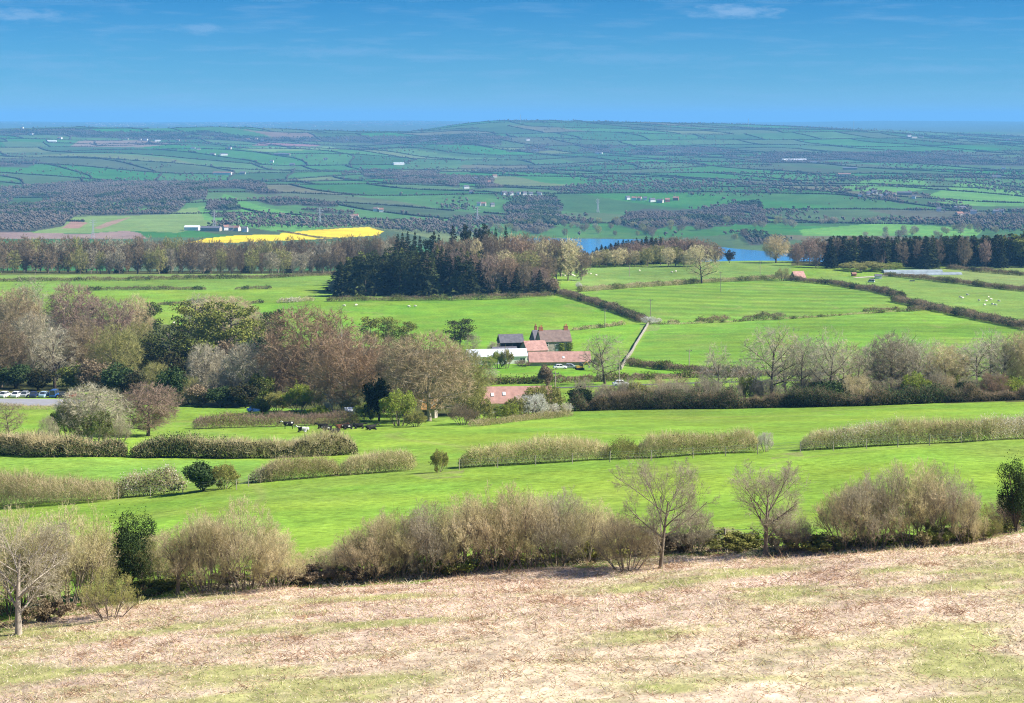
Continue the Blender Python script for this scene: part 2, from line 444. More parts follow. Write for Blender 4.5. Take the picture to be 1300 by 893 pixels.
# ------------------------------------------------------------------ terrain mesh
def build_ground():
    s_in = np.linspace(-.285, .285, 720)
    s_out = .285 + np.cumsum(np.linspace(.003, .02, 40))
    s = np.concatenate([-s_out[::-1], s_in, s_out])
    ys = [-59.0, -40, -20, -10, 0]
    y = 0.0
    Yd = np.exp(np.linspace(ymap(0), ymap(45900), 60000)) - 160
    cols = [(c - 650) / F for c in (0, 325, 650, 975, 1300)]
    pys = np.array([-height(k * Yd, Yd) / np.maximum(Yd, 1) * F for k in cols])
    pys[:, Yd < 40] = 0
    acc = np.abs(np.diff(pys, axis=1)).max(0) / 1.15
    lastY = 0.0; a = 0
    for k in range(1, len(Yd)):
        a += acc[k - 1] if Yd[k] > 70 else 0
        if a >= 1 or Yd[k] - lastY > max(4, .03 * Yd[k]):
            ys.append(float(Yd[k])); lastY = Yd[k]; a = 0
    ys = np.array(ys + [45990.0])
    S, YY = np.meshgrid(s, ys)
    X = S * (YY + 60)
    Z = height(X, YY)
    nY, nS = X.shape
    idx = np.arange(nY * nS).reshape(nY, nS)
    Q = np.stack([idx[:-1, :-1], idx[:-1, 1:], idx[1:, 1:], idx[1:, :-1]], -1).reshape(-1, 4)
    V = np.stack([X, YY, Z], -1).reshape(-1, 3)
    me = raw_mesh('ground', V, Q, mats=[M['ground']], smooth=True)
    col = np.ones((len(V), 4), np.float32)
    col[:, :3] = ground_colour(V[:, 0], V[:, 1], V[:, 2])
    at_ = me.color_attributes.new('Col', 'FLOAT_COLOR', 'POINT')
    at_.data.foreach_set('color', col.ravel())
    o = link('ground', me); tag(o, kind='structure')
    print('ground verts', len(V))

def mat_ground():
    m = bpy.data.materials.new('ground'); t = NT(m)
    out = t.n('ShaderNodeOutputMaterial'); b = t.n('ShaderNodeBsdfPrincipled', Roughness=1.0); b.inputs['Specular IOR Level'].default_value = .05
    at_ = t.n('ShaderNodeAttribute', _attribute_name='Col')
    tc = t.n('ShaderNodeNewGeometry')
    val = None
    for sc, amp, det in ((.9, .30, 6.0), (.12, .16, 4.0), (.012, .16, 4.0)):
        nz = t.n('ShaderNodeTexNoise', Scale=sc, Detail=det); t.l(tc.outputs['Position'], nz.inputs['Vector'])
        mr = t.n('ShaderNodeMapRange'); mr.inputs[1].default_value = .28; mr.inputs[2].default_value = .72
        mr.inputs[3].default_value = 1 - amp; mr.inputs[4].default_value = 1 + amp
        t.l(nz.outputs['Fac'], mr.inputs[0])
        if val is None: val = mr.outputs[0]
        else:
            mu = t.n('ShaderNodeMath', _operation='MULTIPLY'); t.l(val, mu.inputs[0]); t.l(mr.outputs[0], mu.inputs[1]); val = mu.outputs[0]
    nz = t.n('ShaderNodeTexNoise', Scale=.05, Detail=5.0); t.l(tc.outputs['Position'], nz.inputs['Vector'])
    mr = t.n('ShaderNodeMapRange'); mr.inputs[1].default_value = .3; mr.inputs[2].default_value = .7; mr.inputs[3].default_value = .485; mr.inputs[4].default_value = .515
    t.l(nz.outputs['Fac'], mr.inputs[0])
    hs = t.n('ShaderNodeHueSaturation'); t.l(mr.outputs[0], hs.inputs['Hue']); t.l(val, hs.inputs['Value']); t.l(at_.outputs['Color'], hs.inputs['Color'])
    t.l(hs.outputs[0], b.inputs['Base Color'])
    nb = t.n('ShaderNodeTexNoise', Scale=1.6, Detail=6.0); t.l(tc.outputs['Position'], nb.inputs['Vector'])
    bp = t.n('ShaderNodeBump', Strength=.5, Distance=.25); t.l(nb.outputs['Fac'], bp.inputs['Height']); t.l(bp.outputs[0], b.inputs['Normal'])
    t.l(b.outputs[0], out.inputs[0])
    return m
M['ground'] = mat_ground()
build_ground()

# ------------------------------------------------------------------ lake
def mat_water():
    m = bpy.data.materials.new('water'); t = NT(m)
    out = t.n('ShaderNodeOutputMaterial'); b = t.n('ShaderNodeBsdfPrincipled', Roughness=.08)
    b.inputs['Base Color'].default_value = (.06, .24, .46, 1); b.inputs['IOR'].default_value = 1.33
    tc = t.n('ShaderNodeNewGeometry'); nz = t.n('ShaderNodeTexNoise', Scale=.25, Detail=4.0); t.l(tc.outputs['Position'], nz.inputs['Vector'])
    bp = t.n('ShaderNodeBump', Strength=.5, Distance=.6); t.l(nz.outputs['Fac'], bp.inputs['Height']); t.l(bp.outputs[0], b.inputs['Normal'])
    t.l(b.outputs[0], out.inputs[0]); return m
M['water'] = mat_water()
lk = raw_mesh('lake', [(-250, 2280, -194.6), (900, 2280, -194.6), (900, 3300, -194.6), (-250, 3300, -194.6)], [(0, 1, 2, 3)], mats=[M['water']])
tag(link('lake', lk), kind='structure')

# ------------------------------------------------------------------ sky, sun, haze, camera
SUN_AZ, SUN_EL = 96.0, 39.0          # azimuth clockwise from the viewing direction (+Y)
w = bpy.data.worlds.new('World'); SC.world = w; w.use_nodes = True
t = NT(w)
wo = t.n('ShaderNodeOutputWorld'); bg = t.n('ShaderNodeBackground', Strength=.055)
sky = t.n('ShaderNodeTexSky'); sky.sky_type = 'NISHITA'; sky.sun_disc = False
sky.sun_elevation = R(SUN_EL); sky.sun_rotation = R(SUN_AZ)
sky.altitude = 300; sky.air_density = 1.0; sky.dust_density = .25; sky.ozone_density = 3.0
tc = t.n('ShaderNodeTexCoord'); sep = t.n('ShaderNodeSeparateXYZ'); t.l(tc.outputs['Generated'], sep.inputs[0])
mxz = t.n('ShaderNodeMath', _operation='MAXIMUM'); mxz.inputs[1].default_value = .004; t.l(sep.outputs['Z'], mxz.inputs[0])
cmb = t.n('ShaderNodeCombineXYZ'); t.l(sep.outputs['X'], cmb.inputs[0]); t.l(sep.outputs['Y'], cmb.inputs[1]); t.l(mxz.outputs[0], cmb.inputs[2])
t.l(cmb.outputs[0], sky.inputs[0])
tint = t.n('ShaderNodeMix', _data_type='RGBA', _blend_type='MULTIPLY'); tint.inputs[0].default_value = 1.0
tint.inputs[7].default_value = (.27, .64, 1.15, 1)
t.l(sky.outputs[0], tint.inputs[6])
# thin streaks of cloud low in the sky, a few small clouds higher up
dv_ = t.n('ShaderNodeVectorMath', _operation='DIVIDE'); cy_ = t.n('ShaderNodeCombineXYZ')
for k_ in range(3): t.l(sep.outputs['Y'], cy_.inputs[k_])
t.l(tc.outputs['Generated'], dv_.inputs[0]); t.l(cy_.outputs[0], dv_.inputs[1])       # tangent of the bearing and of the height
mp = t.n('ShaderNodeMapping'); mp.inputs['Scale'].default_value = (22, 1, 210); mp.inputs['Location'].default_value = (3.3, 0, 1.7); t.l(dv_.outputs[0], mp.inputs[0])
cn = t.n('ShaderNodeTexNoise', Scale=1.0, Detail=7.0, Roughness=.62); t.l(mp.outputs[0], cn.inputs['Vector'])
cr = t.n('ShaderNodeMapRange'); cr.inputs[1].default_value = .50; cr.inputs[2].default_value = .78; cr.inputs[4].default_value = .42
t.l(cn.outputs['Fac'], cr.inputs[0]); cloud_fac = cr.outputs[0]
mp2 = t.n('ShaderNodeMapping'); mp2.inputs['Scale'].default_value = (90, 1, 330); t.l(dv_.outputs[0], mp2.inputs[0])
cn2 = t.n('ShaderNodeTexNoise', Scale=1.0, Detail=6.0, Roughness=.6); t.l(mp2.outputs[0], cn2.inputs['Vector'])
for cx_, cy2, rx_, rz2, st_ in ((30, 19, 60, 11, .55), (252, 36, 42, 9, .45), (935, 15, 62, 11, .75), (430, 66, 110, 9, .30), (800, 74, 160, 9, .25), (60, 84, 120, 8, .25), (1180, 88, 140, 8, .25)):
    e1 = t.n('ShaderNodeMapping'); e1.vector_type = 'TEXTURE'
    e1.inputs['Location'].default_value = ((cx_ - 650) / F, 1, (HZ - cy2) / F); e1.inputs['Scale'].default_value = (rx_ / F, 1, rz2 / F)
    t.l(dv_.outputs[0], e1.inputs[0]); ln_ = t.n('ShaderNodeVectorMath', _operation='LENGTH'); t.l(e1.outputs[0], ln_.inputs[0])
    s1 = t.n('ShaderNodeMath', _operation='MULTIPLY_ADD'); s1.inputs[1].default_value = 2.6; s1.inputs[2].default_value = -.3; t.l(cn2.outputs['Fac'], s1.inputs[0])
    s2 = t.n('ShaderNodeMath', _operation='SUBTRACT'); t.l(s1.outputs[0], s2.inputs[0]); t.l(ln_.outputs['Value'], s2.inputs[1])
    s3 = t.n('ShaderNodeMath', _operation='MULTIPLY', _use_clamp=True); s3.inputs[1].default_value = 1.2; t.l(s2.outputs[0], s3.inputs[0])
    s5 = t.n('ShaderNodeMath', _operation='GREATER_THAN'); s5.inputs[1].default_value = .05; t.l(sep.outputs['Y'], s5.inputs[0])
    s4 = t.n('ShaderNodeMath', _operation='MULTIPLY'); s4.inputs[1].default_value = st_; t.l(s3.outputs[0], s4.inputs[0])
    s6 = t.n('ShaderNodeMath', _operation='MULTIPLY'); t.l(s4.outputs[0], s6.inputs[0]); t.l(s5.outputs[0], s6.inputs[1])
    mx_ = t.n('ShaderNodeMath', _operation='MAXIMUM'); t.l(cloud_fac, mx_.inputs[0]); t.l(s6.outputs[0], mx_.inputs[1]); cloud_fac = mx_.outputs[0]
cm = t.n('ShaderNodeMix', _data_type='RGBA'); cm.inputs[7].default_value = (2.3, 4.0, 6.3, 1)
# the blue deepens quickly above the horizon
rm = t.n('ShaderNodeValToRGB'); t.l(sep.outputs['Z'], rm.inputs[0])
el = rm.color_ramp.elements; el[0].position = 0; el[0].color = (1.25, 1.1, 1.02, 1); el[1].position = .30; el[1].color = (.34, .62, .74, 1)
e_ = el.new(.02); e_.color = (.66, .86, .93, 1); e_ = el.new(.062); e_.color = (.26, .60, .72, 1); e_ = el.new(.9); e_.color = (.8, .85, .9, 1)
dk_ = t.n('ShaderNodeMix', _data_type='RGBA', _blend_type='MULTIPLY'); dk_.inputs[0].default_value = 1.0; t.l(tint.outputs[2], dk_.inputs[6]); t.l(rm.outputs[0], dk_.inputs[7])
t.l(cloud_fac, cm.inputs[0]); t.l(dk_.outputs[2], cm.inputs[6])
t.l(cm.outputs[2], bg.inputs['Color']); t.l(bg.outputs[0], wo.inputs[0])

sl = bpy.data.lights.new('sun', 'SUN'); sl.energy = 4.6; sl.angle = R(.53); sl.color = (1, .945, .86)
so = bpy.data.objects.new('sun', sl); COL.objects.link(so)
dv = Vector((math.sin(R(SUN_AZ)) * math.cos(R(SUN_EL)), math.cos(R(SUN_AZ)) * math.cos(R(SUN_EL)), math.sin(R(SUN_EL))))
so.rotation_euler = (-dv).to_track_quat('-Z', 'Y').to_euler(); so.location = (200, -100, 300)

hz = MB(); hz.box(-30000, 30000, -400, 47000, -205, 120)
hm = bpy.data.materials.new('haze'); t = NT(hm)
ho = t.n('ShaderNodeOutputMaterial'); pv = t.n('ShaderNodeVolumePrincipled', Density=6.6e-5, Anisotropy=0.0)
pv.inputs['Color'].default_value = (.20, .57, 1.0, 1); t.l(pv.outputs[0], ho.inputs['Volume'])
tag(hz.build('haze', hm), kind='stuff', label='thin blue air over the whole valley', cat='haze')

cd = bpy.data.cameras.new('camera'); cam = bpy.data.objects.new('camera', cd); COL.objects.link(cam)
cd.sensor_width = 36; cd.lens = 36 * F / 1300; cd.shift_y = (HZ - 446.5) / 1300; cd.clip_start = .5; cd.clip_end = 90000
cam.location = (0, 0, 0); cam.rotation_euler = (R(90), 0, 0); SC.camera = cam
SC.view_settings.view_transform = 'Standard'; SC.view_settings.look = 'None'; SC.view_settings.gamma = 1; SC.view_settings.exposure = 1.2
SC.cycles.max_bounces = 6; SC.cycles.diffuse_bounces = 3; SC.cycles.glossy_bounces = 2; SC.cycles.transmission_bounces = 2; SC.cycles.volume_bounces = 0
SC.cycles.filter_width = 1.1; SC.cycles.use_denoising = True; SC.cycles.denoiser = 'OPENIMAGEDENOISE'; SC.cycles.denoising_input_passes = 'RGB_ALBEDO_NORMAL'; SC.cycles.denoising_prefilter = 'NONE'
# ------------------------------------------------------------------ plant geometry (numpy)
def unit(v): return v / np.maximum(np.linalg.norm(v, axis=-1, keepdims=True), 1e-9)
def rdir(rng, n): return unit(rng.normal(size=(n, 3)))
def perp(D, rng):
    r = rdir(rng, len(D)); p = np.cross(D, r); return unit(p)

class Geo:
    def __init__(s): s.V = []; s.T = []; s.Q = []; s.tm = []; s.qm = []; s.n = 0
    def add(s, V, T=None, Q=None, mi=0):
        V = np.asarray(V).reshape(-1, 3); s.V.append(V)
        if T is not None and len(T): s.T.append(np.asarray(T) + s.n); s.tm.append(np.full(len(T), mi))
        if Q is not None and len(Q): s.Q.append(np.asarray(Q) + s.n); s.qm.append(np.full(len(Q), mi))
        s.n += len(V)
    def mesh(s, name, mats, smooth=False):
        V = np.concatenate(s.V); Q = np.concatenate(s.Q) if s.Q else None; T = np.concatenate(s.T) if s.T else None
        mi = np.concatenate(s.qm + s.tm) if len(mats) > 1 else None
        return raw_mesh(name, V, Q, T, mats, mi, smooth)
    # thin tapering twigs, one or two faces each
    def twigs(s, P, D, L, w, rng, mi=0, bend=.25):
        n = len(P); N = perp(D, rng); L = np.asarray(L)[:, None] * np.ones((n, 1)); w = np.asarray(w).reshape(-1, 1) * np.ones((n, 1))
        mid = P + D * L * .5 + rdir(rng, n) * L * bend * .3
        tip = P + D * L + rdir(rng, n) * L * bend * .5
        V = np.stack([P - N * w / 2, P + N * w / 2, mid + N * w * .35, mid - N * w * .35, tip], 1)
        b = np.arange(n)[:, None] * 5
        s.add(V, T=b + np.array([3, 2, 4]), Q=b + np.array([0, 1, 2, 3]), mi=mi)
        return tip
    def spikes(s, P, D, L, w, rng, mi=0):
        n = len(P); N = perp(D, rng); L = np.asarray(L).reshape(-1, 1); w = np.asarray(w).reshape(-1, 1)
        V = np.stack([P - N * w / 2, P + N * w / 2, P + D * L], 1)
        s.add(V, T=np.arange(n)[:, None] * 3 + np.array([0, 1, 2]), mi=mi)
    def leaves(s, P, size, rng, mi=0, up=.3):
        n = len(P); N = unit(rdir(rng, n) + np.array([0, 0, up])); a = perp(N, rng); b = np.cross(N, a)
        size = np.asarray(size).reshape(-1, 1) * rng.uniform(.7, 1.3, (n, 1))
        V = np.stack([P - a * size * .5, P + b * size * .38, P + a * size * .5, P - b * size * .38], 1)
        s.add(V, Q=np.arange(n)[:, None] * 4 + np.array([0, 1, 2, 3]), mi=mi)
    def tubes(s, P, D, L, C, R0, R1, ns=3, k=5, mi=0):
        n = len(P); D = unit(D)
        ref = np.where(np.abs(D[:, 2:3]) < .9, np.array([[0, 0, 1.]]), np.array([[1., 0, 0]]))
        u = unit(np.cross(D, ref)); w = np.cross(D, u)
        a = np.arange(k) * 2 * math.pi / k
        rings = []
        for j in range(ns + 1):
            t = j / ns
            c = P + D * (L[:, None] * t) + C * t * t
            r = (R0 * (1 - t) + R1 * t)[:, None, None]
            rings.append(c[:, None, :] + r * (u[:, None, :] * np.cos(a)[None, :, None] + w[:, None, :] * np.sin(a)[None, :, None]))
        V = np.stack(rings, 1)          # n, ns+1, k, 3
        base = np.arange(n)[:, None, None] * ((ns + 1) * k)
        j = np.arange(ns)[None, :, None]; i = np.arange(k)[None, None, :]; i2 = (i + 1) % k
        Q = np.stack([base + j * k + i, base + j * k + i2, base + (j + 1) * k + i2, base + (j + 1) * k + i], -1).reshape(-1, 4)
        s.add(V.reshape(-1, 3), Q=Q, mi=mi)

def children(rng, B, k, t0, t1, ang, sd, ratio, up, rr, out=0.0):
    """next order of branches. B=(P,D,L,C,R0,R1)"""
    P, D, L, C, R0, R1 = B; n = len(P)
    t = (t0 + (t1 - t0) * (np.tile(np.arange(k), n) + rng.uniform(0, 1, n * k)) / k)
    i = np.repeat(np.arange(n), k)
    p = P[i] + D[i] * (L[i] * t)[:, None] + C[i] * (t * t)[:, None]
    d0 = unit(D[i] * L[i][:, None] + 2 * C[i] * t[:, None])
    u = perp(d0, np.random.default_rng(7)) if False else unit(np.cross(d0, np.where(np.abs(d0[:, 2:3]) < .9, [[0, 0, 1.]], [[1., 0, 0]])))
    w = np.cross(d0, u)
    az = np.tile(np.arange(k), n) * 2.4 + np.repeat(rng.uniform(0, 6.28, n), k) + rng.normal(0, .5, n * k)
    a = np.radians(rng.normal(ang, sd, n * k))
    d = d0 * np.cos(a)[:, None] + (u * np.cos(az)[:, None] + w * np.sin(az)[:, None]) * np.sin(a)[:, None]
    d = unit(d + np.array([0, 0, up]))
    l = L[i] * ratio * (1.15 - .55 * (t - t0) / max(t1 - t0, .01)) * rng.uniform(.7, 1.25, n * k)
    r = (R0[i] * (1 - t) + R1[i] * t) * rr
    c = np.array([0, 0, 1.]) * (l * up * .5)[:, None] + rdir(rng, n * k) * (l * .13)[:, None]
    return p, d, l, c, r, r * .35

def clip_env(B, ctr, rad, rng, soft=.12):
    P, D, L, C, R0, R1 = B
    tip = (P + D * L[:, None] + C - ctr) / rad
    q = np.linalg.norm(tip, axis=1)
    lim = 1 + rng.normal(0, soft, len(q))
    f = np.where(q > lim, np.maximum(.25, (lim / q) ** 1.6), 1)
    return P, D, L * f, C * f[:, None], R0, R1

def fill_crown(rng, wood, crown, B, ctr, rad, H, W, nl, trunk_h, limb_ang, up, tw, fill, fine, fine_len, tube_k, leaf, leaf_size):
    """limbs reach through the crown; every twig grows from its nearest branch, so the crown is full to its uneven outline"""
    P, D, L, C, R0, R1 = B; sd = int(rng.integers(0, 999))
    t = trunk_h + (.96 - trunk_h) * (np.arange(nl) + rng.uniform(0, 1, nl)) / nl
    az = np.arange(nl) * 2.4 + rng.normal(0, .3, nl)
    el = np.radians(np.clip(90 - limb_ang * (1.25 - .75 * (t - trunk_h) / (1 - trunk_h)) + rng.normal(0, 8, nl), 5, 85))
    d = np.stack([np.cos(az) * np.cos(el), np.sin(az) * np.cos(el), np.sin(el)], 1)
    p = P[0] + D[0] * (L[0] * t)[:, None] + C[0] * (t * t)[:, None]
    # length of each limb: out to the envelope
    q = (p - ctr) / rad; dq = d / rad
    a = (dq ** 2).sum(1); b = (q * dq).sum(1); c = (q ** 2).sum(1) - 1
    l = (-b + np.sqrt(np.maximum(b * b - a * c, 0.01))) / a * rng.uniform(.72, .98, nl)
    cv = np.array([0, 0, 1.]) * (l * up * .45)[:, None] + rng.normal(0, .09, (nl, 3)) * l[:, None]
    r = (R0[0] * (1 - t) + R1[0] * t) * .6
    B1 = (p, unit(d - cv / l[:, None]), l, cv, r, r * .25)
    wood.tubes(*B1, ns=5, k=tube_k)
    B2 = clip_env(children(rng, B1, 7, .25, .98, 42, 12, .5, up, .6), ctr, rad, rng)
    wood.tubes(*B2, ns=2, k=3)
    nod = []; ndir = []
    for X, ts in ((B1, (.5, .7, .85, 1.)), (B2, (.3, .5, .7, .85, 1.))):
        for u in ts: nod.append(X[0] + X[1] * (X[2] * u)[:, None] + X[3] * u * u); ndir.append(unit(X[1] * X[2][:, None] + 2 * X[3] * u))
    nod = np.concatenate(nod); ndir = np.concatenate(ndir)
    u = rdir(rng, fill); rr_ = rng.uniform(0, 1, fill) ** .38
    lump = .66 + .58 * fbm(u[:, 0] * 2.3 + u[:, 2] * 1.7 + 9, u[:, 1] * 2.3 + 9, sd, 3)
    tg = ctr + u * rad * (rr_ * lump)[:, None]
    best = np.empty(fill, int)
    for k in range(0, fill, 500):
        best[k:k + 500] = ((tg[k:k + 500, None, :] - nod[None]) ** 2).sum(2).argmin(1)
    s = nod[best]; v = tg - s; ln = np.linalg.norm(v, axis=1)
    crown.twigs(s, unit(v), ln, np.full(fill, tw * 1.5), rng, bend=.22)
    i = np.repeat(np.arange(fill), fine); f = rng.uniform(.35, 1.0, len(i))
    out = unit((tg[i] - ctr) / rad)
    dd = unit(unit(v)[i] * .7 + out * .5 + np.array([0, 0, up * 1.5]) + rng.normal(0, .55, (len(i), 3)))
    crown.twigs(s[i] + v[i] * f[:, None], dd, H * fine_len * rng.uniform(.5, 1.3, len(i)), np.full(len(i), tw), rng)
    if leaf:
        i = rng.integers(0, len(tg), leaf); crown.leaves(tg[i] + rng.normal(0, H * fine_len * .6, (leaf, 3)), leaf_size, rng, mi=1)
    return wood, crown

def tree(seed, H=14., W=12., trunk_h=.22, r0=.32, limbs=9, k=(6, 6, 6, 4), tw=.05, fork=.9, limb_ang=48, up=.16,
         leaf=0, leaf_size=.2, stems=1, fan=0.0, base=.10, tube_k=5, tubes_lv=2, fill=0, fine=5, fine_len=.075):
    """bare or leafy broad-leaved tree / many-stemmed shrub. returns (trunk Geo, crown Geo)"""
    rng = np.random.default_rng(seed)
    wood = Geo(); crown = Geo()
    ctr = np.array([0, 0, H * (base + 1) / 2]); rad = np.array([W / 2, W / 2, H * (1 - base) / 2])
    if stems == 1:
        P = np.array([[0, 0, -.3]]); D = unit(np.array([[rng.normal(0, .05), rng.normal(0, .05), 1.]]))
        L = np.array([H * fork * .8]); C = rng.normal(0, .03 * H, (1, 3)) * [1, 1, 0]; R0 = np.array([r0]); R1 = np.array([r0 * .22])
    else:
        az = np.arange(stems) * 2.4 + rng.uniform(0, 6)
        tilt = np.radians(fan * np.sqrt((np.arange(stems) + .5) / stems) * 1.0) * rng.uniform(.7, 1.2, stems)
        D = np.stack([np.cos(az) * np.sin(tilt), np.sin(az) * np.sin(tilt), np.cos(tilt)], 1)
        P = np.stack([np.cos(az), np.sin(az), 0 * az], 1) * (W * .05 * np.sqrt(np.arange(stems) + .3))[:, None]; P[:, 2] = -.15
        L = H * fork * rng.uniform(.55, .85, stems); C = D * [1, 1, 0] * (L * .12)[:, None] + rng.normal(0, .04, (stems, 3)) * L[:, None]
        R0 = np.full(stems, r0) * rng.uniform(.6, 1.2, stems); R1 = R0 * .3
    B = (P, D, L, C, R0, R1)
    B = clip_env(B, ctr, rad, rng)
    wood.tubes(*B, ns=6, k=tube_k + 1)
    nl = limbs
    if fill:
        return fill_crown(rng, wood, crown, B, ctr, rad, H, W, nl, trunk_h, limb_ang, up, tw, fill, fine, fine_len, tube_k, leaf, leaf_size)
    t0 = trunk_h if stems == 1 else .25
    lvl = 0
    B1 = children(rng, B, nl, t0, .97, limb_ang, 12, .62 if stems == 1 else .5, up, .55)
    if stems == 1:      # limb lengths fill the envelope
        p, d, l, c, ra, rb = B1
        q = np.maximum(.15, 1 - ((p[:, 2] - ctr[2]) / rad[2]) ** 2) ** .5
        l = rad[0] * (.35 + .8 * q) * rng.uniform(.75, 1.15, len(l)); B1 = (p, d, l, c * (l / np.maximum(B1[2], .01))[:, None], ra, rb)
    B1 = clip_env(B1, ctr, rad, rng)
    wood.tubes(*B1, ns=4, k=tube_k)
    cur = B1
    for lv, kk in enumerate(k):
        last = lv == len(k) - 1
        cur = children(rng, cur, kk, .22, 1.0, 40, 14, .64 if lv else .56, up * (.9 if lv < 2 else .6), .6)
        cur = clip_env(cur, ctr, rad, rng)
        P_, D_, L_, C_, R_, _ = cur
        if lv < tubes_lv - 1:
            wood.tubes(*cur, ns=2, k=3)
        else:
            m = L_ > .02
            ww = np.clip(R_ * 2, tw * .55, tw * (2.2 if not last else 1.0))
            crown.twigs(P_[m], unit(D_ * L_[:, None] + C_)[m], L_[m], ww[m], rng)
    if leaf:
        P_, D_, L_, C_, _, _ = cur
        i = rng.integers(0, len(P_), leaf); tt = rng.uniform(.2, 1.05, leaf)
        crown.leaves(P_[i] + D_[i] * (L_[i] * tt)[:, None] + rng.normal(0, leaf_size * .5, (leaf, 3)), leaf_size, rng, mi=1)
    return wood, crown

def blob_leaves(g, rng, ctr, rad, n, size, mi=0, shell=.55, nblob=14, zmin=.0):
    """leaves gathered in uneven clumps through an ellipsoid"""
    u = rdir(rng, nblob); bc = ctr + u * rad * rng.uniform(.25, .78, (nblob, 1)); br = rng.uniform(.28, .5, nblob) * np.min(rad)
    i = rng.integers(0, nblob, n)
    p = bc[i] + rdir(rng, n) * (br[i] * rng.uniform(shell, 1.05, n) )[:, None] * np.array([1, 1, .8])
    p = p[p[:, 2] > zmin]
    g.leaves(p, size, rng, mi=mi, up=.6)

def evergreen(seed, H, W, n, size, trunk=.12, base=.02, nblob=18, stems=3):
    rng = np.random.default_rng(seed); wood = Geo(); crown = Geo()
    ctr = np.array([0, 0, H * (.5 + base / 2)]); rad = np.array([W / 2, W / 2, H * (1 - base) / 2])
    az = rng.uniform(0, 6.28, stems)
    D = unit(np.stack([np.cos(az) * .25, np.sin(az) * .25, np.ones(stems)], 1)); z = np.zeros((stems, 3)); z[:, 2] = -.2
    B = (z, D, np.full(stems, H * .75), rng.normal(0, .05 * H, (stems, 3)), np.full(stems, trunk), np.full(stems, trunk * .3))
    wood.tubes(*B, ns=4, k=5)
    B1 = children(rng, B, 8, .15, .95, 55, 10, .4, .1, .5); wood.tubes(*clip_env(B1, ctr, rad * .9, rng), ns=2, k=3)
    blob_leaves(crown, rng, ctr, rad, n, size, nblob=nblob)
    # pointed leading shoots break the outline
    m = max(20, n // 60); u = rdir(rng, m); u[:, 2] = np.abs(u[:, 2]) * .8 + .1
    crown.leaves(ctr + unit(u) * rad * rng.uniform(.85, 1.12, (m, 1)), size, rng)
    return wood, crown

def spruce(seed, H=18., W=6., whorls=26, nb=8, per=7, base=.06, sz=1.0):
    rng = np.random.default_rng(seed); wood = Geo(); crown = Geo()
    wood.tubes(np.array([[0, 0, -.3]]), np.array([[0, 0, 1.]]), np.array([H * 1.0]), np.zeros((1, 3)), np.array([.016 * H]), np.array([.02]), ns=3, k=6)
    i = np.repeat(np.arange(whorls), nb); f = (i + rng.uniform(0, .8, len(i))) / whorls
    z = H * (base + (1 - base) * f * .98)
    l = W / 2 * (1 - f) ** .8 * rng.uniform(.65, 1.15, len(i)) + .12
    az = np.tile(np.arange(nb), whorls) * 2 * math.pi / nb + i * .7 + rng.normal(0, .3, len(i))
    D = unit(np.stack([np.cos(az), np.sin(az), .25 - .45 * (1 - f)], 1)); P = np.stack([0 * z, 0 * z, z], 1)
    wood.spikes(P, D, l * .95, np.full(len(z), .09), rng)
    k = per; j = np.repeat(np.arange(len(z)), k); t = rng.uniform(.15, 1, len(j))
    p = P[j] + D[j] * (l[j] * t)[:, None]
    sd = unit(D[j] * .7 + np.stack([-D[j][:, 1], D[j][:, 0], 0 * t], 1) * rng.choice([-1, 1], len(j))[:, None] * .7 + np.stack([0 * t, 0 * t, -.35 + rng.normal(0, .25, len(j))], 1))
    crown.spikes(p, sd, l[j] * .42 * rng.uniform(.7, 1.3, len(j)) + .2, (l[j] * .22 + .22) * sz, rng)
    tip = np.array([[0, 0, H * .93]]); crown.spikes(np.repeat(tip, 5, 0), unit(np.array([[0, 0, 1.]]) + rng.normal(0, .12, (5, 3))), np.full(5, H * .07), np.full(5, .3), rng)
    return wood, crown

def scots_pine(seed, H=15., W=9., n=2600, size=.5, base=.45, pads=16, pad_r=.19):
    rng = np.random.default_rng(seed); wood = Geo(); crown = Geo()
    B = (np.array([[0, 0, -.3]]), unit(np.array([[rng.normal(0, .06), rng.normal(0, .06), 1]])), np.array([H * .9]), rng.normal(0, .4, (1, 3)), np.array([.02 * H]), np.array([.08]))
    wood.tubes(*B, ns=6, k=6)
    t = np.sort(rng.uniform(base, 1, pads)); az = np.arange(pads) * 2.4
    p = B[0] + B[1] * (B[2] * t)[:, None] + B[3] * (t * t)[:, None]
    l = W / 2 * np.sqrt(np.clip(1 - ((t - (base + .25)) / (1.05 - base)) ** 2, .1, 1)) * rng.uniform(.55, 1.05, pads)
    D = unit(np.stack([np.cos(az), np.sin(az), rng.uniform(.05, .5, pads)], 1))
    wood.tubes(p, D, l, np.zeros((pads, 3)), np.full(pads, .11), np.full(pads, .03), ns=2, k=4)
    i = rng.integers(0, pads, n)
    c = p[i] + D[i] * (l[i] * rng.uniform(.45, 1.0, n))[:, None]
    r = (pad_r * W) * rng.uniform(.45, 1.1, n)
    q = c + rdir(rng, n) * r[:, None] * np.array([1, 1, .62])
    crown.leaves(q, size, rng, up=.5)
    return wood, crown

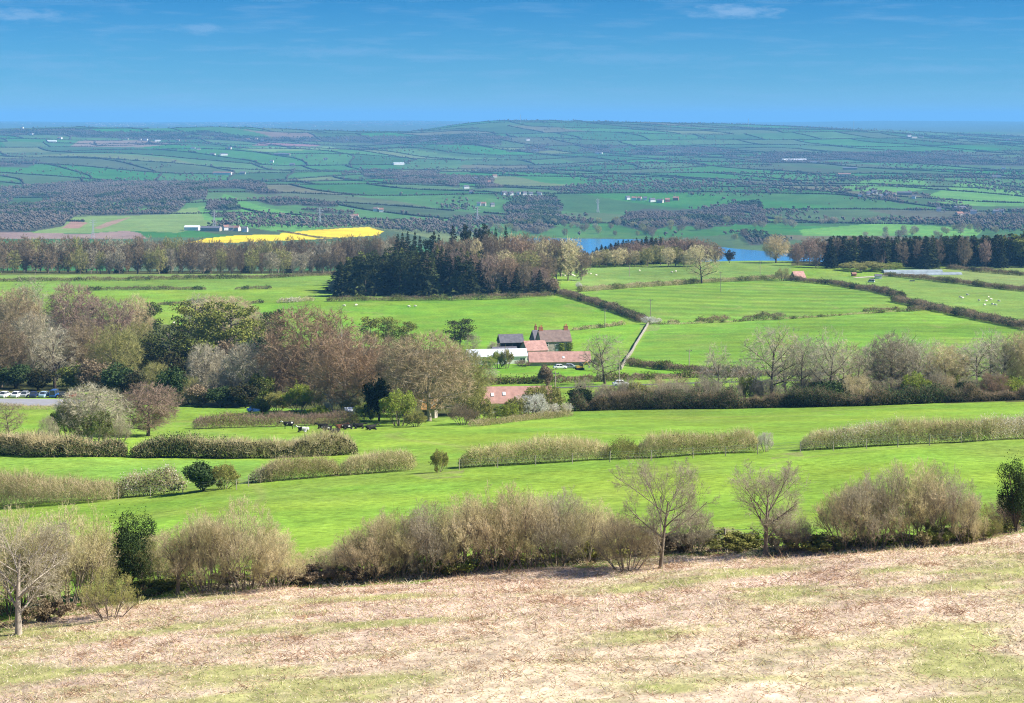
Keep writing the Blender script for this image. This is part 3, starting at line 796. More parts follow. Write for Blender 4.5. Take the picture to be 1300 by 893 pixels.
class Proto:
    """one kind of plant: shared trunk and crown meshes"""
    n = 0
    def __init__(s, geo, H, W, bark, mats, crown='crown', trunk='trunk'):
        w, c = geo; s.names = (trunk, crown)
        A = np.concatenate(c.V + w.V)           # true size of the plant, so that it can be fitted to the one in the photo
        s.H = float(np.percentile(A[:, 2], 99.5)); s.W = 2 * float(np.percentile(np.hypot(A[:, 0], A[:, 1]), 94))
        s.wm = w.mesh('trunk', [M[bark]]); s.cm = c.mesh('crown', [M[x] for x in mats]); s.nm = len(mats)
    def put(s, name, loc, H, W, label, cat, group=None, mats=None, bark=None, rz=None, lean=0):
        Proto.n += 1
        rr = random.Random(Proto.n * 7 + 3)
        o = empty(name, loc); o.rotation_euler = (lean * rr.uniform(-1, 1), lean * rr.uniform(-1, 1), rr.uniform(0, 6.28) if rz is None else rz)
        o.scale = (W / s.W, W / s.W, H / s.H)
        tag(o, label, cat, group)
        t_ = link(s.names[0], s.wm, o); c_ = link(s.names[1], s.cm, o)
        if bark: t_.material_slots[0].link = 'OBJECT'; t_.material_slots[0].material = M[bark]
        if mats:
            for k_, m_ in enumerate(mats):
                c_.material_slots[k_].link = 'OBJECT'; c_.material_slots[k_].material = M[m_]
        return o

def px_size(v, npx): return npx * v.y / F     # metres spanned by npx photo pixels at that depth

# hedge along photo pixels ------------------------------------------------------------
def poly_pts(pxs, step):
    W = [ground(*p) for p in pxs]
    out = [W[0]]
    for a, b in zip(W[:-1], W[1:]):
        L = math.hypot(b.x - a.x, b.y - a.y); n = max(1, int(L / step))
        for k in range(1, n + 1):
            out.append(Vector((a.x + (b.x - a.x) * k / n, a.y + (b.y - a.y) * k / n, 0)))
    return np.array([(p.x, p.y) for p in out])

def hedge(name, pxs, h, w, mats, label, cat='hedge', group=None, tw=.05, dens=220, leafy=0.25, leaf_size=.16, seed=1, ragged=.18, twl=.34, shade_core=0, loose=0.5, top=None):
    """mats=(twig, leaf). dens=twigs per metre run"""
    rng = np.random.default_rng(seed)
    P = poly_pts(pxs, 1.0); d = np.diff(P, axis=0); L = np.hypot(d[:, 0], d[:, 1]); cum = np.concatenate([[0], np.cumsum(L)]); tot = cum[-1]
    n = int(dens * tot)
    s_ = rng.uniform(0, tot, n); i = np.clip(np.searchsorted(cum, s_) - 1, 0, len(L) - 1); f = (s_ - cum[i]) / np.maximum(L[i], .01)
    c = P[i] + d[i] * f[:, None]; nrm = np.stack([-d[i][:, 1], d[i][:, 0]], 1) / np.maximum(L[i], .01)[:, None]
    hh = h * (1 + ragged * (fbm(s_ / 2.3 / max(h, 1) * 2, s_ * 0 + seed, 11, 3) - .5) * 3.2)
    hh = hh * (.78 + .5 * fbm(s_ / 13, s_ * 0 + seed + 2, 33, 2))
    # rounded ends
    e = np.minimum(s_, tot - s_) / (h * .6); hh = hh * np.clip(.35 + .65 * np.sqrt(np.clip(e, 0, 1)), .35, 1)
    if top is not None: hh = hh * np.interp(s_ / tot, [a for a, b in top], [b for a, b in top])
    ww = w * (1 + .35 * (fbm(s_ / 3.1 / max(h, 1) * 2, s_ * 0 + seed + 5, 13, 2) - .5) * 2)
    zf = rng.uniform(0, 1, n) ** .8
    u = rng.uniform(-1, 1, n); u = np.sign(u) * np.abs(u) ** .75
    prof = np.sqrt(np.clip(1 - (np.abs(zf - .35) / .72) ** 2.4, .08, 1))
    off = u * ww / 2 * prof
    q = c + nrm * off[:, None]
    z = height(q[:, 0], q[:, 1]) + hh * zf * (1 - twl * .8)
    l = hh * twl * rng.uniform(.5, 1.2, n)
    D = unit(np.stack([nrm[:, 0] * off / max(w, .1) * loose, nrm[:, 1] * off / max(w, .1) * loose, 0 * z], 1) * 1.6 + np.array([0, 0, .75]) + rng.normal(0, .5, (n, 3)))
    base = np.array([c[0, 0], c[0, 1], 0.0]) * 0 + np.array([P[:, 0].mean(), P[:, 1].mean(), 0]); base[2] = float(height(base[0], base[1]))
    V = np.stack([q[:, 0], q[:, 1], z], 1) - base
    g = Geo()
    nl = int(n * leafy)
    # leafiness comes in patches along the hedge
    lp = fbm(s_ / (h * 3.0), s_ * 0 + seed + 9, 23, 2)
    key = lp + rng.normal(0, .12, n)
    leaf = key > np.quantile(key, 1 - leafy) if leafy > 0 else np.zeros(n, bool)
    g.twigs(V[~leaf], D[~leaf], l[~leaf], np.full((~leaf).sum(), tw), rng, mi=0)
    if leaf.any():
        k = 2; vv = np.repeat(V[leaf], k, 0) + np.repeat(D[leaf] * l[leaf][:, None], k, 0) * rng.uniform(.2, 1, (leaf.sum() * k, 1)) + rng.normal(0, leaf_size, (leaf.sum() * k, 3))
        g.leaves(vv, leaf_size, rng, mi=1, up=.5)
        g.twigs(V[leaf][::2], D[leaf][::2], l[leaf][::2], np.full(len(V[leaf][::2]), tw), rng, mi=0)
    if shade_core:            # dark ivy leaves added at the foot, their colour standing in for shade
        k = int(shade_core * tot); q_ = rng.integers(0, n, k)
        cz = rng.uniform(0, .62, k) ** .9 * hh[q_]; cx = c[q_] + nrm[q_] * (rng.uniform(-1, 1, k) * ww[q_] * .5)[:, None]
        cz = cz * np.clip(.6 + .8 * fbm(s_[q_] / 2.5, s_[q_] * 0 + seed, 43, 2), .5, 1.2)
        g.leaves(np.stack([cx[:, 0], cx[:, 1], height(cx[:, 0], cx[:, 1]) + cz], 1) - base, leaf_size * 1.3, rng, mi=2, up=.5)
    me = g.mesh(name, [M[mats[0]], M[mats[1]]] + ([M['ivy_dark']] if shade_core else []))
    o = link(name, me, loc=tuple(base)); tag(o, label, cat, group)
    return o
# ------------------------------------------------------------------ plant kinds
PR = {}
def bare(key, seed, H, W, mat, bark='bark', **kw):
    PR[key] = Proto(tree(seed, H, W, **kw), H, W, bark, [mat] if not kw.get('leaf') else [mat, 'bud'], trunk='trunk')
def shrub(key, seed, H, W, mat, bark='bark', stems=9, fan=44, **kw):
    PR[key] = Proto(tree(seed, H, W, stems=stems, fan=fan, **kw), H, W, bark, [mat] if not kw.get('leaf') else [mat, 'bud'], trunk='stems', crown='twigs')
# beside the bracken
bare('n_tree1', 11, 6.5, 6.5, 'tw_grey', r0=.2, limbs=10, k=(7, 6, 6, 4), tw=.026, trunk_h=.28, limb_ang=56, up=.10, fork=.85, base=.22, tubes_lv=3)
bare('n_tree2', 12, 6.5, 6.0, 'tw_grey', r0=.17, limbs=10, k=(7, 6, 6, 4), tw=.026, trunk_h=.22, limb_ang=50, up=.20, base=.18, tubes_lv=3)
bare('n_tree3', 13, 7.0, 7.5, 'tw_grey', r0=.20, limbs=11, k=(7, 6, 6, 4), tw=.03, trunk_h=.22, limb_ang=60, up=.08, fork=.8, base=.15, tubes_lv=3)
for q in range(4):
    shrub('n_shrub%d' % q, 21 + q, 5.0, 5.5, 'tw_hawthorn', stems=13, fan=46, r0=.055, limbs=10, k=(7, 5, 4), tw=.026, up=.20, limb_ang=38, fork=1.1, base=.0)
for q in range(2):
    shrub('n_leafy%d' % q, 31 + q, 4.0, 4.5, 'tw_olive', stems=11, fan=46, r0=.045, limbs=8, k=(6, 5, 3), tw=.020, up=.2, limb_ang=34, fork=1.1, base=0, leaf=5000, leaf_size=.06)
PR['n_holly'] = Proto(evergreen(41, 5, 4, 17000, .095, nblob=30), 5, 4, 'bark_dark', ['holly'])
PR['n_bramble'] = Proto(evergreen(42, 1.2, 3.2, 3500, .12, nblob=22, trunk=.03), 1.2, 3.2, 'bark_dark', ['bramble'], trunk='stems', crown='leaves')
# around the farm
for q, (W, la, uu) in enumerate([(14, 62, .18), (14, 56, .25), (13, 68, .12)]):
    bare('m_dome%d' % q, 51 + q, 14., W, 'tw_red', r0=.38, limbs=14, fill=1900, fine=6, tw=.055, trunk_h=.16, limb_ang=la, up=uu, base=.07)
for q, (W, la, uu) in enumerate([(10, 54, .22), (11, 60, .16), (9, 48, .28)]):
    bare('m_tall%d' % q, 61 + q, 14., W, 'tw_grey', r0=.30, limbs=11, fill=520, fine=6, tw=.045, trunk_h=.20, limb_ang=la, up=uu, base=.10)
for q in range(3):
    shrub('m_shrub%d' % q, 71 + q, 6., 7., 'tw_grey', stems=11, fan=48, r0=.09, limbs=9, k=(6, 5, 4), tw=.05, up=.2, limb_ang=36, fork=1.05, base=0)
for q in range(2):
    shrub('m_leafy%d' % q, 81 + q, 5., 6., 'tw_olive', stems=10, fan=48, r0=.08, limbs=8, k=(6, 5, 3), tw=.05, up=.2, limb_ang=36, fork=1.05, base=0, leaf=7000, leaf_size=.18)
PR['m_ever0'] = Proto(evergreen(91, 6, 6, 7000, .30, nblob=26), 6, 6, 'bark_dark', ['holly'])
PR['m_ever1'] = Proto(evergreen(92, 6, 6, 7000, .30, nblob=20), 6, 6, 'bark_dark', ['holly'])
PR['m_pine0'] = Proto(scots_pine(95, 15, 11, 5600, .36, base=.22, pads=34, pad_r=.105), 15, 11, 'bark', ['pine'])
PR['m_pine1'] = Proto(scots_pine(96, 15, 9, 3600, .42, base=.4, pads=20), 15, 9, 'bark', ['pine'])
PR['m_pine2'] = Proto(scots_pine(97, 13, 8, 2600, .40, base=.45, pads=13), 13, 8, 'bark', ['pine_dark'])
# the woods beyond the fields
for q, (W, la, uu) in enumerate([(11, 62, .2), (11, 54, .28), (10, 66, .12), (12, 60, .18)]):
    bare('f_tree%d' % q, 101 + q, 14., W, 'tw_brown', r0=.33, limbs=9, fill=420, fine=5, fine_len=.085, tw=.15, trunk_h=.16, limb_ang=la, up=uu, base=.05, tube_k=4)
for q, (W, nb) in enumerate([(6, 8), (5, 7), (7, 8)]):
    PR['f_spruce%d' % q] = Proto(spruce(111 + q, 18., W, 24, nb, 7), 18, W, 'bark_dark', ['conifer'])
PR['f_pine0'] = Proto(scots_pine(121, 17, 9, 1500, .75, base=.35, pads=18), 17, 9, 'bark_dark', ['pine_dark'])
PR['f_ever'] = Proto(evergreen(125, 8, 9, 2200, .6, nblob=18), 8, 9, 'bark_dark', ['holly'])
print('protos', sum(len(p.cm.polygons) for p in PR.values()))

def T(key, px, base, top, wpx, label, name='bare_tree', cat='tree', mat=None, mats=None, bark=None, group=None, Y=None, lean=0.03, rz=None):
    v = ground(px, base) if Y is None else at(px, Y)
    b = base if Y is None else HZ - F * v.z / v.y
    H = px_size(v, b - top); W = px_size(v, wpx)
    if mat: mats = [mat]
    return PR[key].put(name, v, H, W, label, cat, group, mats, bark, rz, lean)

# ------------------------------------------------------------------ hedge trees beside the bracken
T('n_tree1', 24, 806, 655, 165, 'bare grey tree with pale trunk at the bottom left corner', mat='tw_grey', bark='bark_pale', rz=1.0)
T('n_shrub0', 88, 772, 640, 120, 'tall tan thicket behind the corner tree at the left end of the hedge', 'bare_shrub', 'shrub')
T('n_shrub3', 25, 775, 645, 120, 'tan thicket behind the pale trunk in the bottom left corner', 'bare_shrub', 'shrub')
T('n_holly', 165, 752, 652, 62, 'dark green holly standing taller than the bare shrubs at the left of the bracken', 'holly_tree', 'holly')
T('n_leafy1', 188, 750, 678, 66, 'loose dull green bush against the right side of the dark holly', 'leafy_shrub', 'shrub', mats=['tw_olive', 'holly'])
T('n_shrub1', 128, 758, 688, 72, 'grey-purple bare bush between the corner tree and the holly', 'bare_shrub', 'shrub', mat='tw_grey')
T('n_leafy0', 140, 786, 722, 78, 'low olive bush in front of the dark holly at the edge of the bracken', 'leafy_shrub', 'shrub', mats=['tw_olive', 'bud_olive'])
T('n_tree2', 225, 756, 668, 78, 'small bare tree with one thin trunk right of the dark holly', mat='tw_tan')
T('n_shrub2', 262, 752, 645, 88, 'tan bare shrub left of the broadest shrub before the long gap', 'bare_shrub', 'shrub')
T('n_shrub0', 312, 748, 634, 108, 'broad tan bare shrub with rounded top left of the gap in the hedge', 'bare_shrub', 'shrub')
T('n_shrub3', 352, 748, 672, 72, 'lower tan shrub bordering the left side of the gap with the green view', 'bare_shrub', 'shrub')
nlab = [(432,737,690,60,'short shrub starting the long thicket at the right side of the gap'),
 (468,738,662,78,'pale leaning shrub second from the left in the long thicket'),
 (505,734,652,80,'tan shrub with green undergrowth third from the left in the long thicket'),
 (545,732,640,84,'rising tan shrub fourth from the left in the long thicket'),
 (588,728,628,92,'tall tan shrub where the long thicket reaches full height'),
 (632,724,616,96,'tall grey-tan shrub left of the middle of the long thicket'),
 (672,721,622,88,'dense tan shrub at the middle of the long thicket'),
 (708,718,622,88,'dark stemmed shrub right of the middle of the long thicket'),
 (746,714,634,84,'grey-brown shrub near the right end of the long thicket')]
for q, (a, b, c_, d, l) in enumerate(nlab):
    T('n_shrub%d' % (q % 4), a, b, c_, d, l, 'bare_shrub', 'shrub', group='shrubs of the long thicket', mat=('tw_hawthorn', 'tw_tan', 'tw_hawthorn', 'tw_grey')[q % 4])
T('n_shrub2', 796, 724, 650, 92, 'low spreading bare shrub standing in front of the large forked tree', 'bare_shrub', 'shrub', mat='tw_tan')
T('n_tree3', 838, 722, 585, 118, 'large forked bare tree with spreading crown right of the long thicket')
T('n_shrub1', 880, 702, 640, 66, 'grey bare bush right of the large forked tree', 'bare_shrub', 'shrub', mat='tw_grey')
T('n_tree2', 972, 706, 588, 104, 'upright bare tree standing alone between the forked tree and the vase-shaped shrubs')
T('n_shrub3', 1000, 702, 640, 66, 'thin bare bush at the right foot of the upright bare tree', 'bare_shrub', 'shrub', mat='tw_grey')
for q, (a, b, c_, d, l) in enumerate([(1076,698,610,88,'leftmost stem cluster of the big vase-shaped shrub group'), (1112,696,590,100,'left middle stem cluster of the big vase-shaped shrub group'),
        (1158,692,584,104,'tallest stem cluster of the big vase-shaped shrub group'), (1200,690,590,88,'right stem cluster of the big vase-shaped shrub group'), (1228,690,625,55,'low shoots at the right end of the big vase-shaped shrub group')]):
    T('n_shrub%d' % ((q + 1) % 4), a, b, c_, d, l, 'bare_shrub', 'shrub', group='shrubs of the vase-shaped group', mat='tw_grey' if q % 2 else 'tw_hawthorn')
T('n_leafy1', 1250, 686, 640, 46, 'small olive bush between the vase-shaped shrubs and the right edge', 'leafy_shrub', 'shrub', mats=['tw_olive', 'bud_olive'])
T('n_holly', 1290, 676, 584, 42, 'dark holly at the right edge above the bracken', 'holly_tree', 'holly')
T('n_shrub0', 1282, 672, 628, 60, 'reddish bare bush at the foot of the right hand holly', 'bare_shrub', 'shrub', mat='tw_purple')
T('n_shrub1', 1335, 664, 600, 80, 'bare shrub beyond the holly at the right edge', 'bare_shrub', 'shrub')
T('n_shrub2', -55, 800, 660, 120, 'bare shrub beyond the pale trunk at the left edge', 'bare_shrub', 'shrub')
rr = random.Random(5)
for k, px in enumerate(list(range(412, 790, 34)) + [12, 60, 110, 205, 240, 285, 330] + [910, 1095, 1178]):
    b = float(np.interp(px, [p_[0] for p_ in HEDGE_LINE], [p_[1] for p_ in HEDGE_LINE])) - rr.uniform(9, 15)
    tp = float(np.interp(px, [0, 240, 300, 345, 400, 480, 560, 640, 720, 790, 905, 1010, 1080, 1160, 1230], [668, 668, 640, 676, 690, 655, 634, 618, 626, 668, 664, 660, 614, 590, 640]))
    T('n_shrub%d' % (k % 4), px + rr.uniform(-7, 7), b, tp + rr.uniform(0, 14), rr.uniform(62, 92), 'bare shrub in the back of the hedge beside the bracken', 'bare_shrub', 'shrub', group='back row of the near hedge', mat=rr.choice(['tw_hawthorn', 'tw_tan', 'tw_hawthorn', 'tw_olive']))
bl = 'low dark bramble under the bare hedge shrubs at the edge of the bracken'
for a in [60, 195, 290, 372, 395, 415, 455, 490, 530, 575, 615, 660, 700, 735, 775, 820, 862, 900, 930, 955, 1005, 1035, 1060, 1100, 1140, 1190, 1215, 1240, 1262, 1292, 330, 230]:
    b = float(np.interp(a, [p[0] for p in HEDGE_LINE], [p[1] for p in HEDGE_LINE]))
    T('n_bramble', a, b - rr.uniform(-3, 9), b - rr.uniform(14, 27), rr.uniform(40, 76), bl, 'bramble_bush', 'bramble', group='brambles along the foot of the hedge', mat=rr.choice(['bramble', 'bramble', 'bud_olive', 'tw_brown']))

# ------------------------------------------------------------------ second hedge row with its fence
hedge('clipped_hedge', [(330,612),(380,608),(430,604)], 3.2, 3.0, ('tw_tan', 'bud_olive'), 'olive green stretch of hedge right of the holly on the bank', tw=.035, dens=520, leafy=.6, leaf_size=.10, shade_core=120, seed=1, twl=.4)
hedge('clipped_hedge', [(430,604),(480,600),(526,597)], 3.0, 3.2, ('tw_hawthorn', 'bud_olive'), 'rounded tan end of the hedge left of the gateway gap', tw=.035, dens=560, leafy=.2, leaf_size=.1, shade_core=120, seed=2)
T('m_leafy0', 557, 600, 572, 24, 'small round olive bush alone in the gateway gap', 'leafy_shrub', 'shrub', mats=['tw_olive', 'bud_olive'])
hedge('clipped_hedge', [(583,594),(680,588),(774,583)], 3.0, 2.6, ('tw_hawthorn', 'bud_olive'), 'tan hedge behind a wire fence from the gateway gap to the olive bush', tw=.035, dens=480, leafy=.25, leaf_size=.1, shade_core=120, seed=3)
hedge('clipped_hedge', [(777,584),(805,582)], 3.2, 2.4, ('tw_olive', 'bud_olive'), 'short olive green block within the fenced tan hedge', tw=.035, dens=500, leafy=.6, leaf_size=.10, shade_core=120, seed=4)
hedge('clipped_hedge', [(806,582),(880,578),(962,573)], 3.2, 2.6, ('tw_hawthorn', 'bud_olive'), 'tan and olive hedge right of the olive block behind a wire fence', tw=.035, dens=480, leafy=.28, leaf_size=.10, shade_core=120, seed=5)
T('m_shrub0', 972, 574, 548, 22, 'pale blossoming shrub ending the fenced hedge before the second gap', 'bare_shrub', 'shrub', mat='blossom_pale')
hedge('clipped_hedge', [(1016,572),(1100,567),(1180,563),(1250,560),(1330,554)], 3.0, 2.6, ('tw_hawthorn', 'blossom_pale'), 'long pale blossoming hedge at the right above the bare shrubs', tw=.035, dens=480, leafy=.42, leaf_size=.1, shade_core=120, seed=6)
hedge('clipped_hedge', [(150,632),(190,629),(232,625)], 3.0, 2.6, ('tw_tan', 'blossom_pale'), 'thin hedge flecked with white left of the holly', tw=.03, dens=300, leafy=.2, shade_core=120, seed=7)
hedge('overgrown_hedge', [(-40,645),(40,640),(100,637),(150,634)], 4.0, 4.5, ('tw_tan', 'bud_olive'), 'overgrown tan and olive hedge at the left edge above the corner tree', tw=.035, dens=500, leafy=.35, leaf_size=.1, seed=8)
T('m_ever1', 258, 624, 588, 44, 'dark rounded holly in the hedge below the left dark hedge', 'holly_tree', 'holly')
T('m_leafy1', 284, 621, 590, 40, 'olive bush joined to the right of the dark rounded holly', 'leafy_shrub', 'shrub', mats=['tw_olive', 'bud_olive'])
hedge('clipped_hedge', [(318,614),(345,611)], 2.2, 2.4, ('tw_grey', 'bud_olive'), 'low grey tuft of hedge between holly and olive stretch', tw=.03, dens=300, leafy=.1, shade_core=120, seed=9)
def fence_line(pxs, step, label, h=1.2, wires=True):
    P = poly_pts(pxs, step); root = empty('wire_fence', (P[0][0], P[0][1], float(height(P[0][0], P[0][1]))))
    tag(root, label, 'fence'); b = root.location
    prev = None; mw = MB()
    for x, y in P:
        z = float(height(x, y)); m_ = MB(); hh = h * rr.uniform(.9, 1.1)
        m_.tube((x - b.x, y - b.y, z - b.z - .2), (x - b.x + rr.uniform(-.06, .06), y - b.y, z - b.z + hh), .055, .05, 6); m_.build('post', M['wood'], root)
        if prev and wires:
            for f in (.45, .75, .97): mw.tube((prev[0] - b.x, prev[1] - b.y, prev[2] - b.z + h * f), (x - b.x, y - b.y, z - b.z + h * f), .008, None, 3, False)
        prev = (x, y, z)
    if wires: mw.build('wires', M['steel'], root)
M['wood'] = mat_simple('weathered_wood', (.33, .29, .23), .9, .25, 6, .1)
M['steel'] = mat_simple('galvanised_steel', (.42, .43, .44), .5, .1, 3, .4, .6)
fence_line([(583,597),(680,591),(774,587),(880,582),(962,577),(1016,574),(1100,570),(1180,566),(1300,558)], 3.4, 'post and wire fence along the front of the tan hedges at the right')
fence_line([(150,634),(232,628),(300,622),(330,614)], 3.6, 'post and wire fence beside the dark rounded holly at the left')
fence_line([(180,750),(260,748),(330,742)], 3.2, 'post and wire fence under the shrubs left of the gap')
fence_line([(740,708),(830,703),(920,696),(1020,697),(1110,690),(1240,684)], 3.4, 'post and wire fence under the bare trees at the right of the bracken')

# ------------------------------------------------------------------ dark hedge and field trees at the left
hedge('tall_hedge', [(-60,574),(0,576),(80,580),(160,580)], 3.6, 4.2, ('tw_tan', 'holly'), 'dark hedge at the left edge below the grey-green round tree', tw=.05, dens=420, leafy=.22, leaf_size=.18, shade_core=460, seed=11)
hedge('tall_hedge', [(170,580),(250,581),(330,582),(450,576)], 3.6, 4.6, ('tw_hawthorn', 'holly'), 'long dark hedge with tan top below the purple round tree', tw=.05, dens=420, leafy=.20, leaf_size=.18, shade_core=460, seed=12)
T('m_dome1', 115, 562, 490, 88, 'grey-green round tree left of the purple round tree', mat='tw_silver', name='bare_tree')
T('m_leafy0', 86, 562, 512, 40, 'ivy covered bush at the left side of the grey-green round tree', 'leafy_shrub', 'shrub', mats=['tw_grey', 'bramble'])
T('m_leafy1', 122, 566, 524, 44, 'green ivy covered bush at the foot of the grey-green round tree', 'leafy_shrub', 'shrub', mats=['tw_grey', 'bramble'])
T('m_shrub1', 62, 566, 528, 30, 'small grey bush left of the grey-green round tree', 'bare_shrub', 'shrub')
T('m_shrub2', 152, 564, 530, 36, 'grey bush between the grey-green and the purple round tree', 'bare_shrub', 'shrub')
T('m_dome0', 188, 554, 489, 84, 'purple-brown round tree on a short trunk in the left field', mat='tw_purple', bark='bark_dark', lean=0)
T('m_tall1', 12, 556, 512, 42, 'small pinkish bare tree at the left edge below the car park', mat='tw_purple')
hedge('garden_hedge', [(245,545),(310,543),(380,541),(452,538)], 2.8, 3.2, ('tw_purple', 'bud_olive'), 'purple-brown hedge along the garden behind the cows', tw=.05, dens=300, leafy=.2, leaf_size=.18, seed=14)
hedge('low_hedge', [(-20,520),(40,521),(76,521)], 1.5, 1.6, ('tw_tan', 'bud_olive'), 'low tan hedge in front of the car park', tw=.04, dens=180, leafy=.2, seed=15)
# ------------------------------------------------------------------ woodland at the left, car park to garden
LW = 'trees of the valley wood at the left'
def many(rows, **kw):
    for r in rows:
        key, px, base, top, w_, lab, mats = r[:7]
        nm, ct = {'m_ever0': ('evergreen_bush', 'evergreen'), 'm_ever1': ('evergreen_bush', 'evergreen'), 'm_shrub0': ('bare_shrub', 'shrub'), 'm_shrub1': ('bare_shrub', 'shrub'), 'm_shrub2': ('bare_shrub', 'shrub'),
                  'm_leafy0': ('leafy_shrub', 'shrub'), 'm_leafy1': ('leafy_shrub', 'shrub'), 'm_pine0': ('pine_tree', 'pine'), 'm_pine1': ('pine_tree', 'pine'), 'm_pine2': ('pine_tree', 'pine'), 'f_ever': ('evergreen_bush', 'evergreen')}.get(key, ('ash_tree', 'ash') if 'ash' in lab else ('beech_tree', 'beech') if 'beech' in lab else ('broadleaf_tree', 'tree'))
        T(key, px, base, top, w_, lab, nm, ct, mats=[mats] if isinstance(mats, str) else mats, group=kw.get('group'), bark=r[7] if len(r) > 7 else None, lean=kw.get('lean', .03))
# back row
many([
 ('m_tall0', 38, 432, 351, 46, 'palest grey tree rising highest at the back of the left wood', 'tw_silver'),
 ('m_dome1', -14, 445, 375, 64, 'grey tree cut by the left edge behind the valley wood', 'tw_grey'),
 ('m_dome0', 22, 448, 366, 66, 'grey-brown tree left of the purple domes', 'tw_warm'),
 ('m_dome2', 92, 452, 361, 70, 'larger purple-brown dome in the left wood', 'tw_purple'),
 ('m_dome0', 138, 462, 379, 68, 'purple-brown dome in the left wood right of the larger one', 'tw_purple'),
 ('m_dome1', 173, 446, 376, 42, 'tan tree between the purple domes and the dark pine', 'tw_tan'),
 ('m_dome2', 283, 436, 377, 90, 'wide tan flat topped tree behind the green pines', 'tw_tan'),
 ('m_tall1', 250, 432, 372, 36, 'pale willowy tree behind the green pines at their left', 'tw_silver'),
 ('m_dome1', 322, 452, 395, 50, 'tan tree right behind the green pines', 'tw_tan'),
])
many([
 ('m_pine2', 188, 445, 386, 36, 'dark leaning pine right of the purple domes', 'pine_dark'),
 ('m_pine0', 246, 472, 384, 62, 'yellow-green pine with the broadest crown at the left', 'pine'),
 ('m_pine0', 291, 480, 386, 70, 'sunlit green pine right of the broadest one', 'pine'),
 ('m_pine1', 268, 478, 400, 48, 'green pine squeezed between two broad pines', 'pine'),
 ('m_pine1', 318, 476, 408, 40, 'smaller pine at the right end of the green pines', 'pine'),
 ('m_pine0', 216, 492, 420, 60, 'dark based pine left of the sunlit pines', 'pine_dark'),
 ('m_pine1', 190, 488, 428, 44, 'short dark pine under the tan tree', 'pine_dark'),
])
# beyond the left edge of the picture
many([('m_dome1', -60, 470, 385, 70, 'grey-brown tree outside the left edge behind the valley wood', 'tw_warm'), ('m_dome0', -100, 480, 400, 76, 'brown tree farthest outside the left edge of the valley wood', 'tw_brown'), ('m_dome2', -50, 500, 425, 60, 'olive tree outside the left edge above the car park', 'tw_olive')])
# middle row
many([
 ('m_dome2', 2, 492, 412, 66, 'brown tree at the left edge above the car park', 'tw_brown'),
 ('m_dome1', 40, 488, 400, 60, 'grey-green tree between the edge and the silver tree', 'tw_grey'),
 ('m_tall2', 70, 493, 414, 58, 'silver tree with a dark forked trunk above the car park', 'tw_silver', 'bark_dark'),
 ('m_dome0', 106, 492, 408, 56, 'dense brownish tree right of the silver tree', 'tw_warm'),
 ('m_dome1', 146, 497, 414, 64, 'olive-grey tree below the purple domes', 'tw_olive'),
 ('m_dome2', 176, 486, 410, 48, 'olive tree left of the dark based pine', 'tw_olive'),
 ('m_dome2', 262, 508, 438, 56, 'grey bare tree in front of the green pines', 'tw_silver'),
 ('m_dome1', 310, 514, 438, 64, 'pale grey bare tree in front of the pines at their right', 'tw_silver'),
 ('m_shrub0', 285, 514, 470, 44, 'low grey shrub between the two pale grey trees', 'tw_grey'),
 ('m_dome0', 198, 508, 461, 38, 'round olive-brown tree above the dark holly', 'tw_olive'),
 ('m_tall1', 175, 500, 470, 20, 'tiny pinkish tree left of the round olive-brown tree', 'tw_purple'),
 ('m_shrub1', 245, 514, 478, 36, 'pale olive bush right of the dark holly', 'tw_olive'),
 ('m_shrub2', 232, 512, 486, 30, 'tan bush between the holly and the pale olive bush', 'tw_tan'),
])
dk = 'dark evergreen undergrowth bush at the shaded foot of the left wood'
rq = random.Random(9)
many([('m_ever%d' % (k % 2), px, b, b - h_, w_, dk, ['holly', 'ivy_dark', 'bramble', 'tw_brown'][k % 4]) for k, (px, b, h_, w_) in enumerate([
 (20, 494, 30, 44), (48, 496, 26, 40), (96, 500, 36, 40), (120, 502, 44, 44), (150, 505, 40, 44), (176, 508, 34, 40), (196, 512, 26, 30), (255, 516, 26, 36), (282, 517, 24, 40), (312, 518, 28, 40), (332, 516, 40, 30),
 (110, 480, 60, 40), (165, 480, 56, 50), (222, 500, 50, 50), (250, 492, 60, 50), (290, 494, 60, 46), (325, 490, 60, 40), (72, 484, 36, 36), (20, 470, 44, 50), (352, 505, 60, 40)])], group='undergrowth of the left wood')
many([('m_ever0', 216, 514, 468, 34, 'dark pointed holly right of the round olive-brown tree', 'holly'),
      ('m_leafy1', 158, 478, 446, 30, 'fresh yellow-green tree left of the dark based pine', ['tw_olive', 'bud']), ('m_leafy0', 52, 482, 452, 30, 'fresh green bush left of the silver tree', ['tw_olive', 'bud']), ('m_leafy1', 300, 500, 462, 26, 'yellow-green bush between the pale grey trees', ['tw_olive', 'bud']),
      ('m_leafy0', 110, 478, 440, 26, 'small bright green tree under the purple domes', ['tw_olive', 'lime'])])

